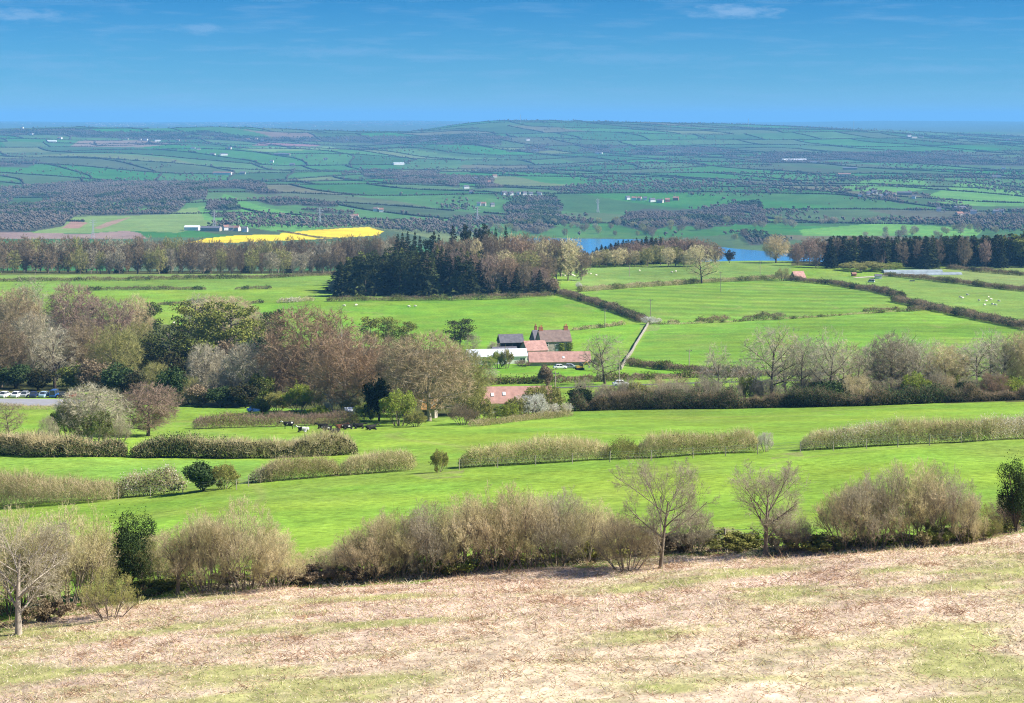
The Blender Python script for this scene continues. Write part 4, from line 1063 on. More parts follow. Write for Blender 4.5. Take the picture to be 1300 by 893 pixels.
# ------------------------------------------------------------------ trees round the cottage
many([
 ('m_pine1', 345, 462, 394, 34, 'dark pine behind the left side of the red-brown beech', 'pine_dark'),
 ('m_dome0', 394, 512, 391, 122, 'huge red-brown bare beech, broadest tree of the middle wood', 'tw_red'),
 ('m_dome2', 358, 506, 436, 56, 'brown tree at the left foot of the huge beech', 'tw_brown'),
 ('m_dome1', 436, 526, 420, 98, 'red-brown tree with a tall pale trunk beside the white magnolia', 'tw_red', 'bark_pale'),
 ('m_dome2', 486, 522, 430, 88, 'grey-brown tree between the pale trunk and the leaning tree', 'tw_warm'),
 ('m_dome0', 545, 535, 424, 112, 'broad grey-brown tree with leaning trunk over the orange roof', 'tw_warm', 'bark_pale'),
 ('m_dome1', 585, 528, 440, 72, 'yellow-olive tinted tree at the right end of the middle wood', 'tw_olive'),
 ('m_tall1', 604, 516, 466, 44, 'thin olive tree left of the long pink cottage roof', 'tw_olive'),
 ('m_pine2', 470, 456, 404, 30, 'thin pale green pine behind the middle wood, leftmost of three', 'pine'),
 ('m_pine1', 494, 452, 404, 28, 'thin pale green pine behind the middle wood, second of three', 'pine'),
 ('m_pine2', 516, 452, 410, 30, 'thin pale green pine behind the middle wood, rightmost of three', 'pine'),
 ('m_pine1', 582, 449, 406, 38, 'flat topped dark pine alone left of the farm', 'pine_dark'),
 ('m_tall0', 600, 450, 422, 22, 'small grey bare tree under the flat topped pine', 'tw_grey'),
 ('m_tall1', 418, 440, 400, 30, 'pale green pine top right behind the huge beech', 'pine'),
])
many([
 ('m_leafy1', 380, 523, 490, 42, 'yellow-green willow bush in the garden', ['tw_olive', 'lime']),
 ('m_leafy0', 404, 521, 494, 32, 'grey-green bush right of the yellow-green willow bush', ['tw_silver', 'bud_olive']),
 ('m_leafy0', 352, 522, 498, 34, 'olive bush left of the yellow-green willow bush', ['tw_olive', 'bud_olive']),
 ('m_ever1', 334, 526, 506, 26, 'dark laurel at the left end of the garden', 'bramble'),
 ('m_shrub1', 424, 523, 497, 26, 'white flowering magnolia beside the tall pale trunk', 'blossom'),
 ('m_leafy1', 404, 529, 516, 28, 'low lime green garden shrub left of the pale trunk', ['tw_olive', 'lime']),
 ('m_leafy0', 446, 528, 506, 26, 'tan garden bush right of the pale trunk', ['tw_tan', 'bud_olive']),
 ('m_leafy1', 466, 534, 512, 34, 'green garden bush beside the dark yew', ['tw_olive', 'bud']),
 ('m_dome1', 512, 528, 434, 70, 'brown tree just left of the leaning tree', 'tw_brown'),
 ('m_ever0', 481, 535, 482, 34, 'black-green yew in the middle of the garden', 'yew'),
 ('m_ever1', 470, 532, 500, 26, 'small black-green yew left of the taller one', 'yew'),
 ('m_leafy0', 507, 541, 496, 46, 'bright green bush between the dark yew and the orange roof', ['tw_olive', 'bud']),
 ('m_leafy1', 528, 542, 524, 32, 'low green scrub in front of the orange roofed shed', ['tw_olive', 'bud_olive']),
 ('m_shrub2', 588, 540, 513, 40, 'dark brown bare bush right of the orange roofed shed', 'tw_brown'),
 ('m_leafy1', 608, 538, 504, 40, 'yellow-green bush before the long pink cottage roof', ['tw_olive', 'bud_olive']),
 ('m_leafy0', 598, 526, 486, 36, 'tall olive bush left of the long pink cottage roof', ['tw_olive', 'bud_olive']),
 ('m_shrub1', 628, 534, 512, 26, 'grey-green bush hiding the left end of the white cottage wall', 'tw_olive'),
 ('m_leafy1', 644, 535, 513, 34, 'bright green bush below the white cottage wall', ['tw_olive', 'bud']),
 ('m_leafy0', 656, 533, 505, 34, 'olive bush left of the white blossom', ['tw_olive', 'bud_olive']),
 ('m_shrub0', 674, 532, 500, 48, 'big white blossoming blackthorn near the pink cottage roof', 'blossom'),
 ('m_shrub1', 700, 530, 512, 30, 'small white blossoming bush low beside the big one', 'blossom_pale'),
 ('m_shrub2', 716, 527, 511, 26, 'pale blossoming bush left of the dark bush', 'blossom_pale'),
 ('m_leafy1', 690, 527, 490, 60, 'olive-brown thicket over the right end of the pink cottage roof', ['tw_olive', 'bud_olive']),
 ('m_ever0', 736, 521, 494, 32, 'dark ivy bush starting the roadside hedge', 'yew'),
 ('m_ever1', 694, 492, 464, 18, 'dark dense hawthorn standing in the paddock', 'tw_brown'),
 ('m_shrub1', 626, 446, 434, 16, 'tiny bush behind the grey shed', 'tw_silver'),
 ('m_leafy0', 632, 468, 446, 18, 'green bush before the white barn', ['tw_olive', 'bud']),
 ('m_leafy1', 643, 468, 444, 18, 'olive bush before the white barn', ['tw_tan', 'bud_olive']),
 ('m_shrub2', 663, 466, 457, 22, 'low bare bush before the pink barn gable', 'tw_brown'),
 ('m_shrub0', 600, 470, 446, 22, 'grey bush at the left end of the white barn', 'tw_silver'),
 ('m_leafy0', 620, 470, 452, 20, 'pale green bush below the left half of the white barn', ['tw_silver', 'bud']),
 ('m_tall0', 623, 486, 466, 22, 'small faint bare sapling in the paddock', 'tw_silver'),
 ('m_leafy1', 760, 470, 450, 16, 'thin grey shrub right of the long pink barn', ['tw_silver', 'bud_olive']),
])
hedge('low_hedge', [(600,542),(660,535),(724,529)], 1.6, 2.2, ('tw_tan', 'bud_olive'), 'low scrubby hedge under the blossoming bushes', tw=.05, dens=160, leafy=.3, leaf_size=.15, seed=20)

# ------------------------------------------------------------------ tree belt at the right
hedge('tall_hedge', [(724,522),(800,520),(900,519),(1000,517),(1100,515)], 3.3, 4.5, ('tw_brown', 'holly'), 'dark overgrown hedge under the bare tree belt, left half', tw=.055, dens=420, leafy=.36, leaf_size=.22, shade_core=300, seed=21, ragged=.5)
hedge('tall_hedge', [(1100,515),(1200,511),(1340,506)], 3.3, 4.5, ('tw_brown', 'holly'), 'dark overgrown hedge under the bare tree belt, right half', tw=.055, dens=420, leafy=.42, leaf_size=.22, shade_core=300, seed=22, ragged=.5)
many([
 ('m_tall1', 768, 488, 424, 58, 'wide bare tree in the paddock right of the long pink barn', 'tw_silver', 'bark_dark'),
 ('m_tall0', 912, 513, 438, 46, 'bare ash left of the forked dark trunks in the right belt', 'tw_silver'),
 ('m_tall1', 978, 513, 414, 78, 'tall bare ash with forked dark trunks, biggest in the right belt', 'tw_silver', 'bark_dark'),
 ('m_tall2', 1018, 513, 424, 44, 'narrow bare ash right of the biggest one in the right belt', 'tw_silver'),
 ('m_tall0', 1054, 513, 418, 54, 'pale bare ash with three stems in the right belt', 'tw_silver', 'bark_dark'),
 ('m_tall2', 1088, 510, 440, 46, 'low bare ash left of the lime green bush', 'tw_grey'),
 ('m_dome1', 1132, 506, 426, 70, 'bushy grey tree left of the lime green bush', 'tw_grey'),
 ('m_tall1', 1162, 506, 436, 54, 'bare tree just behind the lime green bush', 'tw_silver'),
 ('m_dome2', 1202, 504, 440, 60, 'round grey tree right of the lime green bush', 'tw_hawthorn'),
 ('m_tall1', 1240, 504, 432, 66, 'pale spreading tree near the right end of the belt', 'tw_silver', 'bark_dark'),
 ('m_tall0', 1272, 502, 424, 54, 'bare tree with dark stems near the right edge', 'tw_silver', 'bark_dark'),
 ('m_dome1', 1306, 501, 420, 66, 'dense bare tree cut by the right edge', 'tw_hawthorn'),
 ('m_tall2', 945, 508, 455, 34, 'small bare ash left of the biggest one in the right belt', 'tw_silver'),
 ('m_shrub0', 848, 515, 478, 66, 'wide tan shrub in the hedge left of the bare ashes', 'tw_tan'),
 ('m_leafy1', 806, 516, 486, 44, 'olive shrub in the hedge left of the wide tan shrub', ['tw_olive', 'bud_olive']),
 ('m_shrub1', 772, 517, 490, 40, 'brown shrub in the hedge beside the dark ivy bush', 'tw_tan'),
 ('m_shrub2', 888, 515, 484, 40, 'grey shrub in the hedge below the first bare ash', 'tw_grey'),
 ('m_leafy0', 1022, 512, 484, 36, 'yellow-green shrub under the narrow bare ash', ['tw_olive', 'bud']),
 ('m_ever0', 1052, 514, 484, 44, 'dark green bush under the three stemmed ash', 'holly'),
 ('m_shrub1', 1084, 513, 476, 46, 'pinkish grey shrub under the low bare ash', 'tw_hawthorn'),
 ('m_leafy1', 1183, 492, 462, 30, 'lime green bush in the right belt', ['tw_olive', 'lime']),
 ('m_shrub2', 1148, 510, 482, 44, 'tan shrub below the lime green bush', 'tw_hawthorn'),
 ('m_shrub0', 1196, 508, 478, 44, 'brown shrub right below the lime green bush', 'tw_tan'),
 ('m_ever1', 1222, 508, 484, 34, 'dark bush below the pale spreading tree', 'holly'),
 ('m_shrub1', 1262, 506, 474, 50, 'brown shrub near the right end of the belt', 'tw_red'),
])

# ------------------------------------------------------------------ field hedges between wood and farm
H = lambda pxs, h, lab, seed, mats=('tw_brown', 'holly'), w=None, leafy=.2, dens=70, **k: hedge('field_hedge', pxs, h, w or h * 1.15, mats, lab, group='field hedges', tw=.14, dens=dens, leafy=leafy, leaf_size=.4, seed=seed, **k)
H([(-20,358),(150,357),(330,354),(428,350)], 2.6, 'dark hedge between the two highest strips of pasture at the left', 31)
H([(110,369),(200,368.5),(262,368)], 2.0, 'broken low hedge in the left pastures, left piece', 32)
H([(298,368),(330,367.5),(345,367)], 2.0, 'broken low hedge in the left pastures, short right piece', 33)
H([(200,388),(240,386),(262,384)], 2.0, 'hedge piece behind the purple domes', 34)
H([(318,386),(335,385)], 1.8, 'stub of hedge right behind the flat topped tan tree', 35)
H([(352,385),(375,384),(398,382)], 2.6, 'white flecked hedge below the left corner of the plantation', 36, ('tw_hawthorn', 'blossom_pale'), leafy=.3)
H([(415,383),(500,382),(570,381.5)], 3.0, 'hedge along the lower edge of the plantation, left half', 37, ('tw_brown', 'bramble'), leafy=.35)
H([(570,382),(640,380),(704,376)], 3.0, 'hedge along the lower edge of the plantation, right half', 38)
H([(711,374),(760,388),(800,402),(820,410)], 3.4, 'thick dark hedge falling from the plantation to the white stones', 39, w=4.5, dens=120)
H([(735,371),(800,366),(890,359.5),(950,357),(1004,354)], 3.0, 'hedge across the top of the striped field', 40, ('tw_hawthorn', 'bramble'), leafy=.3, dens=90)
H([(726,420),(760,417),(792,413)], 1.8, 'low bramble line right of the farmhouse', 41, ('tw_tan', 'bramble'), ragged=.35)
H([(848,412),(862,411)], 1.8, 'first tuft of scrub on the field boundary right of the stones', 42, ('tw_tan', 'bramble'), ragged=.3)
H([(884,409),(905,408),(926,406)], 2.2, 'red-brown scrub on the field boundary right of the stones', 43, ('tw_red', 'bramble'), ragged=.3)
H([(942,406),(970,405),(996,403)], 2.6, 'dark scrub on the field boundary near the middle', 44, ('tw_brown', 'bramble'), ragged=.3)
H([(1096,396),(1120,395),(1142,394)], 1.8, 'red-brown scrub on the field boundary near the zigzag hedge', 45, ('tw_red', 'bramble'), ragged=.3)
H([(797,464),(850,470),(900,474),(956,479)], 2.4, 'clipped hedge slanting down to the road', 46, ('tw_brown', 'bramble'), leafy=.35, dens=110)
H([(600,490),(640,488),(700,487),(760,485),(800,483)], 2.2, 'dark roadside hedge under the paddock', 47, ('tw_brown', 'bramble'), leafy=.4, dens=110)
H([(800,483),(880,480),(960,479),(1060,477)], 2.0, 'dark roadside hedge behind the bare ashes', 48, ('tw_purple', 'bramble'), leafy=.25, dens=110)
H([(1000,356),(1060,362),(1110,370),(1146,379)], 3.2, 'dark hedge slanting from the red roof, upper piece', 49, w=4.4, dens=110)
H([(1136,383),(1170,390),(1230,403),(1300,417),(1320,420)], 3.4, 'dark hedge slanting to the right edge, lower piece', 50, w=4.4, dens=120)
H([(1152,396),(1175,394),(1196,392)], 2.6, 'short dark hedge crossing the zigzag corner', 51)
H([(1122,350),(1180,356),(1225,361),(1270,367),(1320,372)], 3.0, 'hedge between the sheep pasture and the pale field', 52, ('tw_brown', 'bramble'), leafy=.3, dens=90)
H([(1202,341),(1250,346),(1320,352)], 3.0, 'hedge just below the right wood', 53, dens=90)
H([(1140,339),(1220,338),(1310,337)], 2.0, 'thin hedge along the foot of the right wood', 54, ('tw_tan', 'bramble'), leafy=.4)

# ------------------------------------------------------------------ woods on the far side of the fields
def wood(keys, label, group, name, cat, rows, x0, x1, top, step, mats, wpx, seed, jit=.25, rag=(-3, 5)):
    r_ = random.Random(seed)
    for Y in rows:
        px = x0 + r_.uniform(0, step)
        while px < x1:
            v = at(px, Y * (1 + r_.uniform(-.012, .012)))
            b = HZ - F * v.z / v.y
            tp = float(np.interp(px, [p[0] for p in top], [p[1] for p in top])) + r_.uniform(*rag)
            h_ = max(6., px_size(v, b - tp)); w_ = px_size(v, wpx * r_.uniform(.8, 1.3))
            PR[r_.choice(keys)].put(name, v, h_, w_, label, cat, group, [r_.choice(mats)] if mats else None, None, None, .03)
            px += step * r_.uniform(1 - jit, 1 + jit)
BT = ['f_tree0', 'f_tree1', 'f_tree2', 'f_tree3']
g1 = 'trees of the long bare wood below the yellow field'
l1 = 'bare brown tree in the long wood below the yellow field'
wood(BT, l1, g1, 'bare_tree', 'tree', [1292, 1340], -80, 520, [(0,303),(60,301),(120,304),(180,302),(240,304),(300,306),(360,304),(430,302),(470,298),(520,304)], 13, ['tw_brown', 'tw_brown', 'tw_grey', 'tw_olive', 'tw_brown'], 19, 1)
wood(BT, l1, g1, 'bare_tree', 'tree', [1262], -80, 440, [(0,314),(100,316),(200,312),(300,318),(440,318)], 13, ['tw_grey', 'tw_brown', 'tw_olive', 'tw_brown'], 17, 2)
wood(['f_spruce0', 'f_spruce2', 'f_ever'], 'dark evergreen among the bare trees of the long wood', g1, 'conifer_tree', 'conifer', [1275], 40, 420, [(0,320),(420,322)], 48, ['conifer', 'pine_dark'], 9, 3)
g2 = 'conifers of the dark plantation'
wood(['f_spruce0', 'f_spruce2', 'f_pine0', 'f_spruce2'], 'dark conifer in the plantation between the pastures', g2, 'conifer_tree', 'conifer', [1012, 1030, 1050], 432, 612, [(430,334),(445,328),(480,324),(520,320),(560,322),(612,328)], 10, ['conifer', 'conifer', 'pine_dark', 'conifer'], 24, 4, rag=(-1, 3))
wood(['f_spruce0', 'f_spruce1', 'f_pine0'], 'greener conifer at the back of the dark plantation', g2, 'conifer_tree', 'conifer', [1075, 1105], 440, 610, [(440,325),(480,318),(530,312),(610,318)], 12, ['pine_dark', 'conifer', 'pine'], 17, 5)
wood(['f_spruce0', 'f_spruce1', 'f_spruce2'], 'slim dark conifer among bare trees at the right of the plantation', g2, 'conifer_tree', 'conifer', [1014, 1050], 612, 702, [(612,326),(660,338),(702,350)], 15, ['conifer'], 12, 6)
wood(BT, 'red-brown bare tree inside the dark plantation', 'bare trees of the dark plantation', 'bare_tree', 'tree', [1022, 1060, 1110], 535, 700, [(535,322),(600,322),(640,326),(700,346)], 20, ['tw_red', 'tw_brown', 'tw_purple'], 22, 7)
wood(['f_spruce1', 'f_spruce0', 'f_pine0'], 'tall dark conifer rising over the plantation against the valley', 'tall conifers behind the plantation', 'conifer_tree', 'conifer', [1200], 502, 560, [(502,300),(520,296),(560,298)], 8, ['conifer'], 13, 8)
wood(['f_spruce1', 'f_spruce0', 'f_pine0'], 'tallest dark conifer rising over the plantation near the lake', 'tallest conifers behind the plantation', 'conifer_tree', 'conifer', [1210], 570, 645, [(570,290),(605,287),(645,288)], 13, ['conifer'], 15, 9)
wood(BT, 'bare brown tree in the grove left of the lake', 'bare trees of the grove left of the lake', 'bare_tree', 'tree', [1150, 1190, 1235], 555, 738, [(555,306),(600,302),(650,298),(700,300),(725,303),(738,318)], 15, ['tw_brown', 'tw_red', 'tw_brown', 'tw_hawthorn'], 24, 10)
wood(BT, 'bare brown tree in the grove left of the lake', 'bare trees of the grove left of the lake', 'bare_tree', 'tree', [1120], 640, 712, [(640,316),(712,325)], 15, ['tw_brown', 'tw_olive', 'tw_hawthorn'], 24, 14)
wood(['f_spruce0', 'f_spruce1', 'f_spruce2'], 'dark conifer on the ridge before the lake', 'conifers on the ridge before the lake', 'conifer_tree', 'conifer', [1325, 1360], 738, 866, [(738,322),(760,314),(790,307),(820,303),(850,304),(866,308)], 6, ['conifer'], 13, 11)
wood(BT, 'bare olive tree in front of the ridge conifers', 'bare trees of the ridge copse', 'bare_tree', 'tree', [1275, 1305], 734, 885, [(734,326),(780,317),(840,314),(885,314)], 9, ['tw_olive', 'tw_brown', 'tw_hawthorn'], 19, 12)
wood(BT, 'bare brown tree at the right end of the ridge copse', 'bare trees at the right end of the ridge copse', 'bare_tree', 'tree', [1310, 1345, 1380], 780, 912, [(780,310),(840,304),(880,303),(912,312)], 10, ['tw_brown', 'tw_purple'], 20, 13)
T('m_tall1', 891, 360, 312, 46, 'bare spreading tree on the hedge above the striped field', mat='tw_hawthorn', bark='bark_dark')
T('f_ever', 926, 334, 318, 13, 'small dark round tree before the blue water', 'evergreen_bush', 'evergreen', mat='tw_dark')
T('m_dome1', 985, 334, 299, 33, 'round bare tree standing against the water left of the right wood', mat='tw_tan', bark='bark_dark')
g3 = 'trees of the right hand wood'
wood(['f_spruce0', 'f_spruce2', 'f_pine0'], 'dark conifer in the wood above the right hand fields', g3, 'conifer_tree', 'conifer', [1262, 1284, 1315], 1046, 1390, [(1020,304),(1060,300),(1130,300),(1200,300),(1270,298),(1320,296)], 10, ['conifer', 'conifer', 'pine_dark'], 18, 15, rag=(-1, 3))
wood(BT, 'tall bare red-brown tree in the wood above the right hand fields', g3, 'bare_tree', 'tree', [1300, 1335], 1006, 1390, [(1006,312),(1020,304),(1060,301),(1130,303),(1200,301),(1320,300)], 15, ['tw_brown', 'tw_brown', 'tw_purple'], 20, 16)
wood(BT, 'tall bare red-brown tree in the wood above the right hand fields', g3, 'bare_tree', 'tree', [1258], 1008, 1390, [(1006,314),(1020,308),(1060,304),(1320,303)], 27, ['tw_brown', 'tw_purple'], 17, 18)
wood(['f_pine0'], 'green pine at the right end of the far wood', g3, 'pine_tree', 'pine', [1265], 1276, 1390, [(1276,298),(1320,291)], 12, ['pine'], 22, 17)
T('m_shrub0', 993, 357, 340, 20, 'grey bush left of the small red roof', 'bare_shrub', 'shrub', mat='tw_olive')
T('m_leafy0', 1098, 344, 333, 60, 'pale green scrub below the right hand wood', 'leafy_shrub', 'shrub', mats=['tw_olive', 'bud_olive'])
T('m_leafy1', 1128, 343, 334, 40, 'lime green scrub beside the pale green scrub below the right wood', 'leafy_shrub', 'shrub', mats=['tw_olive', 'bud'])
T('m_shrub2', 735, 368, 358, 10, 'white blossoming bush at the right corner of the plantation', 'bare_shrub', 'shrub', mat='blossom')
T('m_ever0', 700, 374, 354, 20, 'dark rounded bush at the right corner of the plantation', 'evergreen_bush', 'evergreen', mat='tw_brown')
T('m_shrub1', 424, 372, 356, 18, 'pale blue-grey shrub at the left corner of the plantation', 'bare_shrub', 'shrub', mat='tw_silver')

rz_ = random.Random(41)
for k in range(22):
    px = 742 + k * 26 + rz_.uniform(-8, 8); b = float(np.interp(px, [724, 1000, 1340], [521, 516, 505]))
    T(rz_.choice(['m_shrub0', 'm_shrub1', 'm_shrub2', 'm_leafy0']), px, b - rz_.uniform(0, 4), b - rz_.uniform(26, 42), rz_.uniform(26, 48), 'bare shrub growing out of the dark hedge under the ash belt', 'bare_shrub', 'shrub', mats=[rz_.choice(['tw_hawthorn', 'tw_tan', 'tw_brown', 'tw_grey', 'tw_purple']), 'bud_olive'][:2] if False else None, group='shrubs growing out of the dark hedge')
for k, px in enumerate([1034, 1072, 1112, 1148, 1180, 1218, 1256, 1290, 998, 1320]):
    T('m_tall%d' % (k % 3), px, 502 - (px - 1000) * .025, 424 + rz_.uniform(-6, 14), rz_.uniform(44, 62), 'pale bare ash in the back row of the right hand belt', 'ash_tree', 'ash', mat=rz_.choice(['tw_silver', 'tw_hawthorn', 'tw_silver']), bark='bark_dark', group='back row of the right hand ash belt')

H([(352,294),(366,296),(384,299),(404,302.5),(430,303)], 2.6, 'dark hedge dividing the yellow field', 61, ('tw_brown', 'bramble'), dens=60)

H([(832,412),(862,412.5),(900,410.5),(950,408),(1000,405.5),(1060,401.5),(1110,398),(1154,395.5)], 1.0, 'thin low hedge along the lower edge of the striped field', 62, ('tw_tan', 'bramble'), w=1.3, leafy=.3, dens=45, ragged=.35)
# ------------------------------------------------------------------ buildings
M['stone'] = mat_simple('stone_wall', (.34, .30, .25), .9, .25, 1.2, .1)
M['wall_stone'] = mat_simple('dry_stone', (.27, .245, .20), .9, .3, .8, .1)
M['stone_pale'] = mat_simple('limestone', (.52, .48, .41), .9, .25, .9, .1)
M['render_white'] = mat_simple('white_render', (.78, .77, .73), .8, .08, .8, .2)
M['tile_pink'] = mat_simple('clay_tile', (.40, .235, .195), .85, .22, .9, .1)
M['tile_red'] = mat_simple('red_tile', (.46, .17, .10), .85, .25, .9, .1)
M['tile_orange'] = mat_simple('mossy_orange_tile', (.50, .27, .10), .85, .35, 1.2, .1)
M['tile_brown'] = mat_simple('brown_tile', (.205, .15, .13), .85, .25, .8, .1)
M['slate'] = mat_simple('slate', (.13, .125, .14), .6, .25, .9, .3)
M['sheet_white'] = mat_simple('pale_sheet_roof', (.62, .66, .70), .6, .12, .5, .3)
M['sheet_dull'] = mat_simple('dull_sheeting', (.27, .32, .34), .5, .2, .4, .3)
M['far_tile'] = mat_simple('far_tile', (.30, .165, .12), .9, .2, .5, .1)
M['brick'] = mat_simple('red_brick', (.36, .15, .10), .9, .2, 3, .1)
M['white_paint'] = mat_simple('white_paint', (.8, .8, .78), .6, .04, 2, .3)
M['dark_board'] = mat_simple('dark_boards', (.09, .085, .09), .9, .2, 2, .1)
M['glass'] = mat_simple('window_glass', (.04, .05, .06), .08, .05, 2, .5)
M['grey_board'] = mat_simple('grey_boards', (.30, .31, .31), .85, .2, 2, .1)

def house(name, label, cat, px, py, rz, w, d, eave, rise, wall, roof, wins=(), doors=(), chims=(), over=.35, Y=None, open_front=False, lights=(), hip=False, group=None):
    v = ground(px, py) if Y is None else at(px, Y)
    # stand on the lowest corner, walls run down into the slope
    o = empty(name, v, R(rz)); tag(o, label, cat, group)
    m = MB(); hd = d / 2; hw = w / 2; zb = -1.2
    if not open_front:
        m.prism([(-hd, zb), (hd, zb), (hd, eave), (0, eave + rise), (-hd, eave)], -hw, hw)
    else:
        t_ = .25
        m.prism([(hd - t_, zb), (hd, zb), (hd, eave), (hd - t_, eave)], -hw, hw)
        m.prism([(-hd, zb), (hd - t_, zb), (hd - t_, eave), (0, eave + rise), (-hd, eave)], -hw, -hw + t_)
        m.prism([(-hd, zb), (hd - t_, zb), (hd - t_, eave), (0, eave + rise), (-hd, eave)], hw - t_, hw)
        n_ = max(1, int(w / 3.5))
        for k in range(1, n_): m.box(-hw + w * k / n_ - .12, -hw + w * k / n_ + .12, -hd, -hd + .24, zb, eave)
    m.build('wall', M[wall], o)
    r = MB(); th = .16; sl = rise / hd; e = over
    for s in (-1, 1):
        y0 = s * (hd + e); z0 = eave - e * sl
        r.prism([(0, eave + rise + .03), (y0, z0 + .03), (y0, z0 + th), (0, eave + rise + th + .03)], -hw - e * .6, hw + e * .6)
    ro = r.build('roof', M[roof], o)
    for (cx, cy, cw, ch, pots) in chims:
        c = MB(); zt = eave + rise + ch
        c.box(cx - cw / 2, cx + cw / 2, cy - .35, cy + .35, eave, zt); c.box(cx - cw / 2 - .08, cx + cw / 2 + .08, cy - .43, cy + .43, zt + .002, zt + .15)
        co = c.build('chimney', M['brick'], ro)
        for k in range(pots):
            q = MB(); x = cx + (k - (pots - 1) / 2) * .5; q.tube((x, cy, zt + .15), (x, cy, zt + .95), .17, .13, 8); link('chimney_pot', q.mesh('chimney_pot', M['tile_red']), co)
    for (x, z, ww, wh) in wins:
        f = MB(); y = -hd
        f.box(x - ww / 2 - .09, x + ww / 2 + .09, y - .07, y - .002, z - .09, z); f.box(x - ww / 2 - .09, x + ww / 2 + .09, y - .07, y - .002, z + wh, z + wh + .09)
        f.box(x - ww / 2 - .09, x - ww / 2, y - .07, y - .002, z, z + wh); f.box(x + ww / 2, x + ww / 2 + .09, y - .07, y - .002, z, z + wh)
        f.box(x - .04, x + .04, y - .065, y - .002, z, z + wh); f.box(x - ww / 2, x + ww / 2, y - .06, y - .002, z + wh / 2 - .03, z + wh / 2 + .03)
        fo = f.build('window', M['white_paint'], o)
        p = MB(); p.box(x - ww / 2, x + ww / 2, y - .03, y - .004, z, z + wh); p.build('pane', M['glass'], fo)
    for (x, z, ww, wh, mt) in doors:
        q = MB(); q.box(x - ww / 2, x + ww / 2, -hd - .05, -hd - .002, z, z + wh); dq = q.build('door', M[mt], o)
        if ww < 1.5:
            q = MB(); q.box(x + ww * .32, x + ww * .4, -hd - .09, -hd - .05, z + 1, z + 1.1); q.build('handle', M['steel'], dq)
    a = math.atan(sl)
    for (x, t_) in lights:
        q = MB(); y = -hd * t_; z = eave + rise * (1 - t_) + th + .04
        n = Vector((0, -math.sin(a), math.cos(a))); u = Vector((0, -math.cos(a), -math.sin(a))); c = Vector((x, y, z))
        vs = [c + Vector((sx * .32, 0, 0)) + u * sy * .45 + n * h_ for h_ in (0, .1) for sx, sy in ((-1, -1), (1, -1), (1, 1), (-1, 1))]
        q.add(vs, [(0,3,2,1),(4,5,6,7),(0,1,5,4),(1,2,6,5),(2,3,7,6),(3,0,4,7)]); q.build('skylight', M['sheet_white'], o)
    return o

# the farm
fh = house('farmhouse', 'two storey stone farmhouse with brown tiled roof and tall chimneys', 'house', 703, 449, 14, 11.6, 7.6, 5.0, 3.6, 'stone', 'tile_brown',
    wins=[(-3.9, 3.2, 1.5, 1.25), (.2, 3.2, 1.4, 1.25), (3.6, 3.2, 1.5, 1.25), (-3.9, .7, 1.6, 1.4), (3.4, .6, 2.0, 1.6)], doors=[(.2, 0, 1.1, 2.1, 'white_paint')],
    chims=[(4.6, 0, 1.5, 1.3, 2), (-5.0, 0, 1.5, 1.1, 2)])
g_ = Geo(); r_ = np.random.default_rng(3)
n_ = 2600; xx = np.concatenate([r_.normal(1.9, .55, n_ // 2), r_.normal(5.0, .6, n_ // 2)]); zz = r_.uniform(.1, 4.6, n_) ** .95
g_.leaves(np.stack([xx, np.full(n_, -4.0) - np.abs(r_.normal(0, .22, n_)), zz], 1), .32, r_)
link('ivy', g_.mesh('ivy', [M['bud']]), fh)
house('farmhouse_wing', 'slate roofed rear wing at the shaded left end of the farmhouse', 'house', 683, 447.5, 14, 4.2, 8.5, 4.6, 3.6, 'slate', 'slate', chims=[(-.6, 1.2, .9, 1.5, 1)])
house('open_barn', 'dark slate roofed open fronted shed left of the farmhouse', 'barn', 648, 444, 12, 9.2, 6.5, 3.2, 2.6, 'dark_board', 'slate', open_front=True)
house('stone_barn', 'small stone barn with pink roof between farmhouse and white barn', 'barn', 678, 457, 16, 7.4, 8.5, 3.8, 2.7, 'stone', 'tile_pink')
house('low_shed', 'long low grey roof between the open shed and the white barn', 'shed', 640, 449, 10, 9.0, 3.0, 1.9, .5, 'grey_board', 'slate')
house('white_barn', 'long barn with pale sheet roof at the left of the farm', 'barn', 630, 462, 8, 20.0, 7.5, 2.9, 1.9, 'render_white', 'sheet_white', wins=[(8.4, .9, 1.7, 1.2)])
house('long_barn', 'longest low barn with pink roof in front of the farmhouse', 'barn', 710, 463.5, 4, 20.0, 6.4, 1.5, 2.7, 'stone', 'tile_pink', lights=[(1.2, .62)])
house('cottage', 'long cottage with pink roof and skylights half hidden by olive bushes', 'house', 655, 523, 6, 15, 6.0, 2.5, 2.8, 'render_white', 'tile_pink', wins=[(-5.5, .9, 1.2, 1.0)], lights=[(-5.2, .55), (-2.7, .5)])
house('garden_shed', 'small shed with mossy orange roof under the leaning tree', 'shed', 546, 531, -8, 2.6, 3.6, 2.2, 1.6, 'stone', 'tile_orange', doors=[(-.6, 0, 1.2, 1.8, 'dark_board')])
house('garden_shed', 'pale blue-grey garden shed right of the tall pale trunk', 'shed', 444, 529, 10, 1.8, 2.0, 1.3, .5, 'sheet_white', 'sheet_white', doors=[(0, 0, .7, 1.1, 'grey_board')])
house('field_barn', 'lonely small barn with steep red roof beside the top hedge', 'barn', 1013, 355, 24, 7.5, 6.0, 1.5, 3.4, 'stone', 'tile_pink')
house('field_hut', 'tiny red hut below the right hand wood', 'shed', 1084, 351, 10, 2.6, 2.4, 1.5, .8, 'brick', 'far_tile')
house('field_hut', 'small white shed with dark roof below the right hand wood', 'shed', 1115, 354, 0, 4.0, 3.0, 1.8, .8, 'render_white', 'slate')
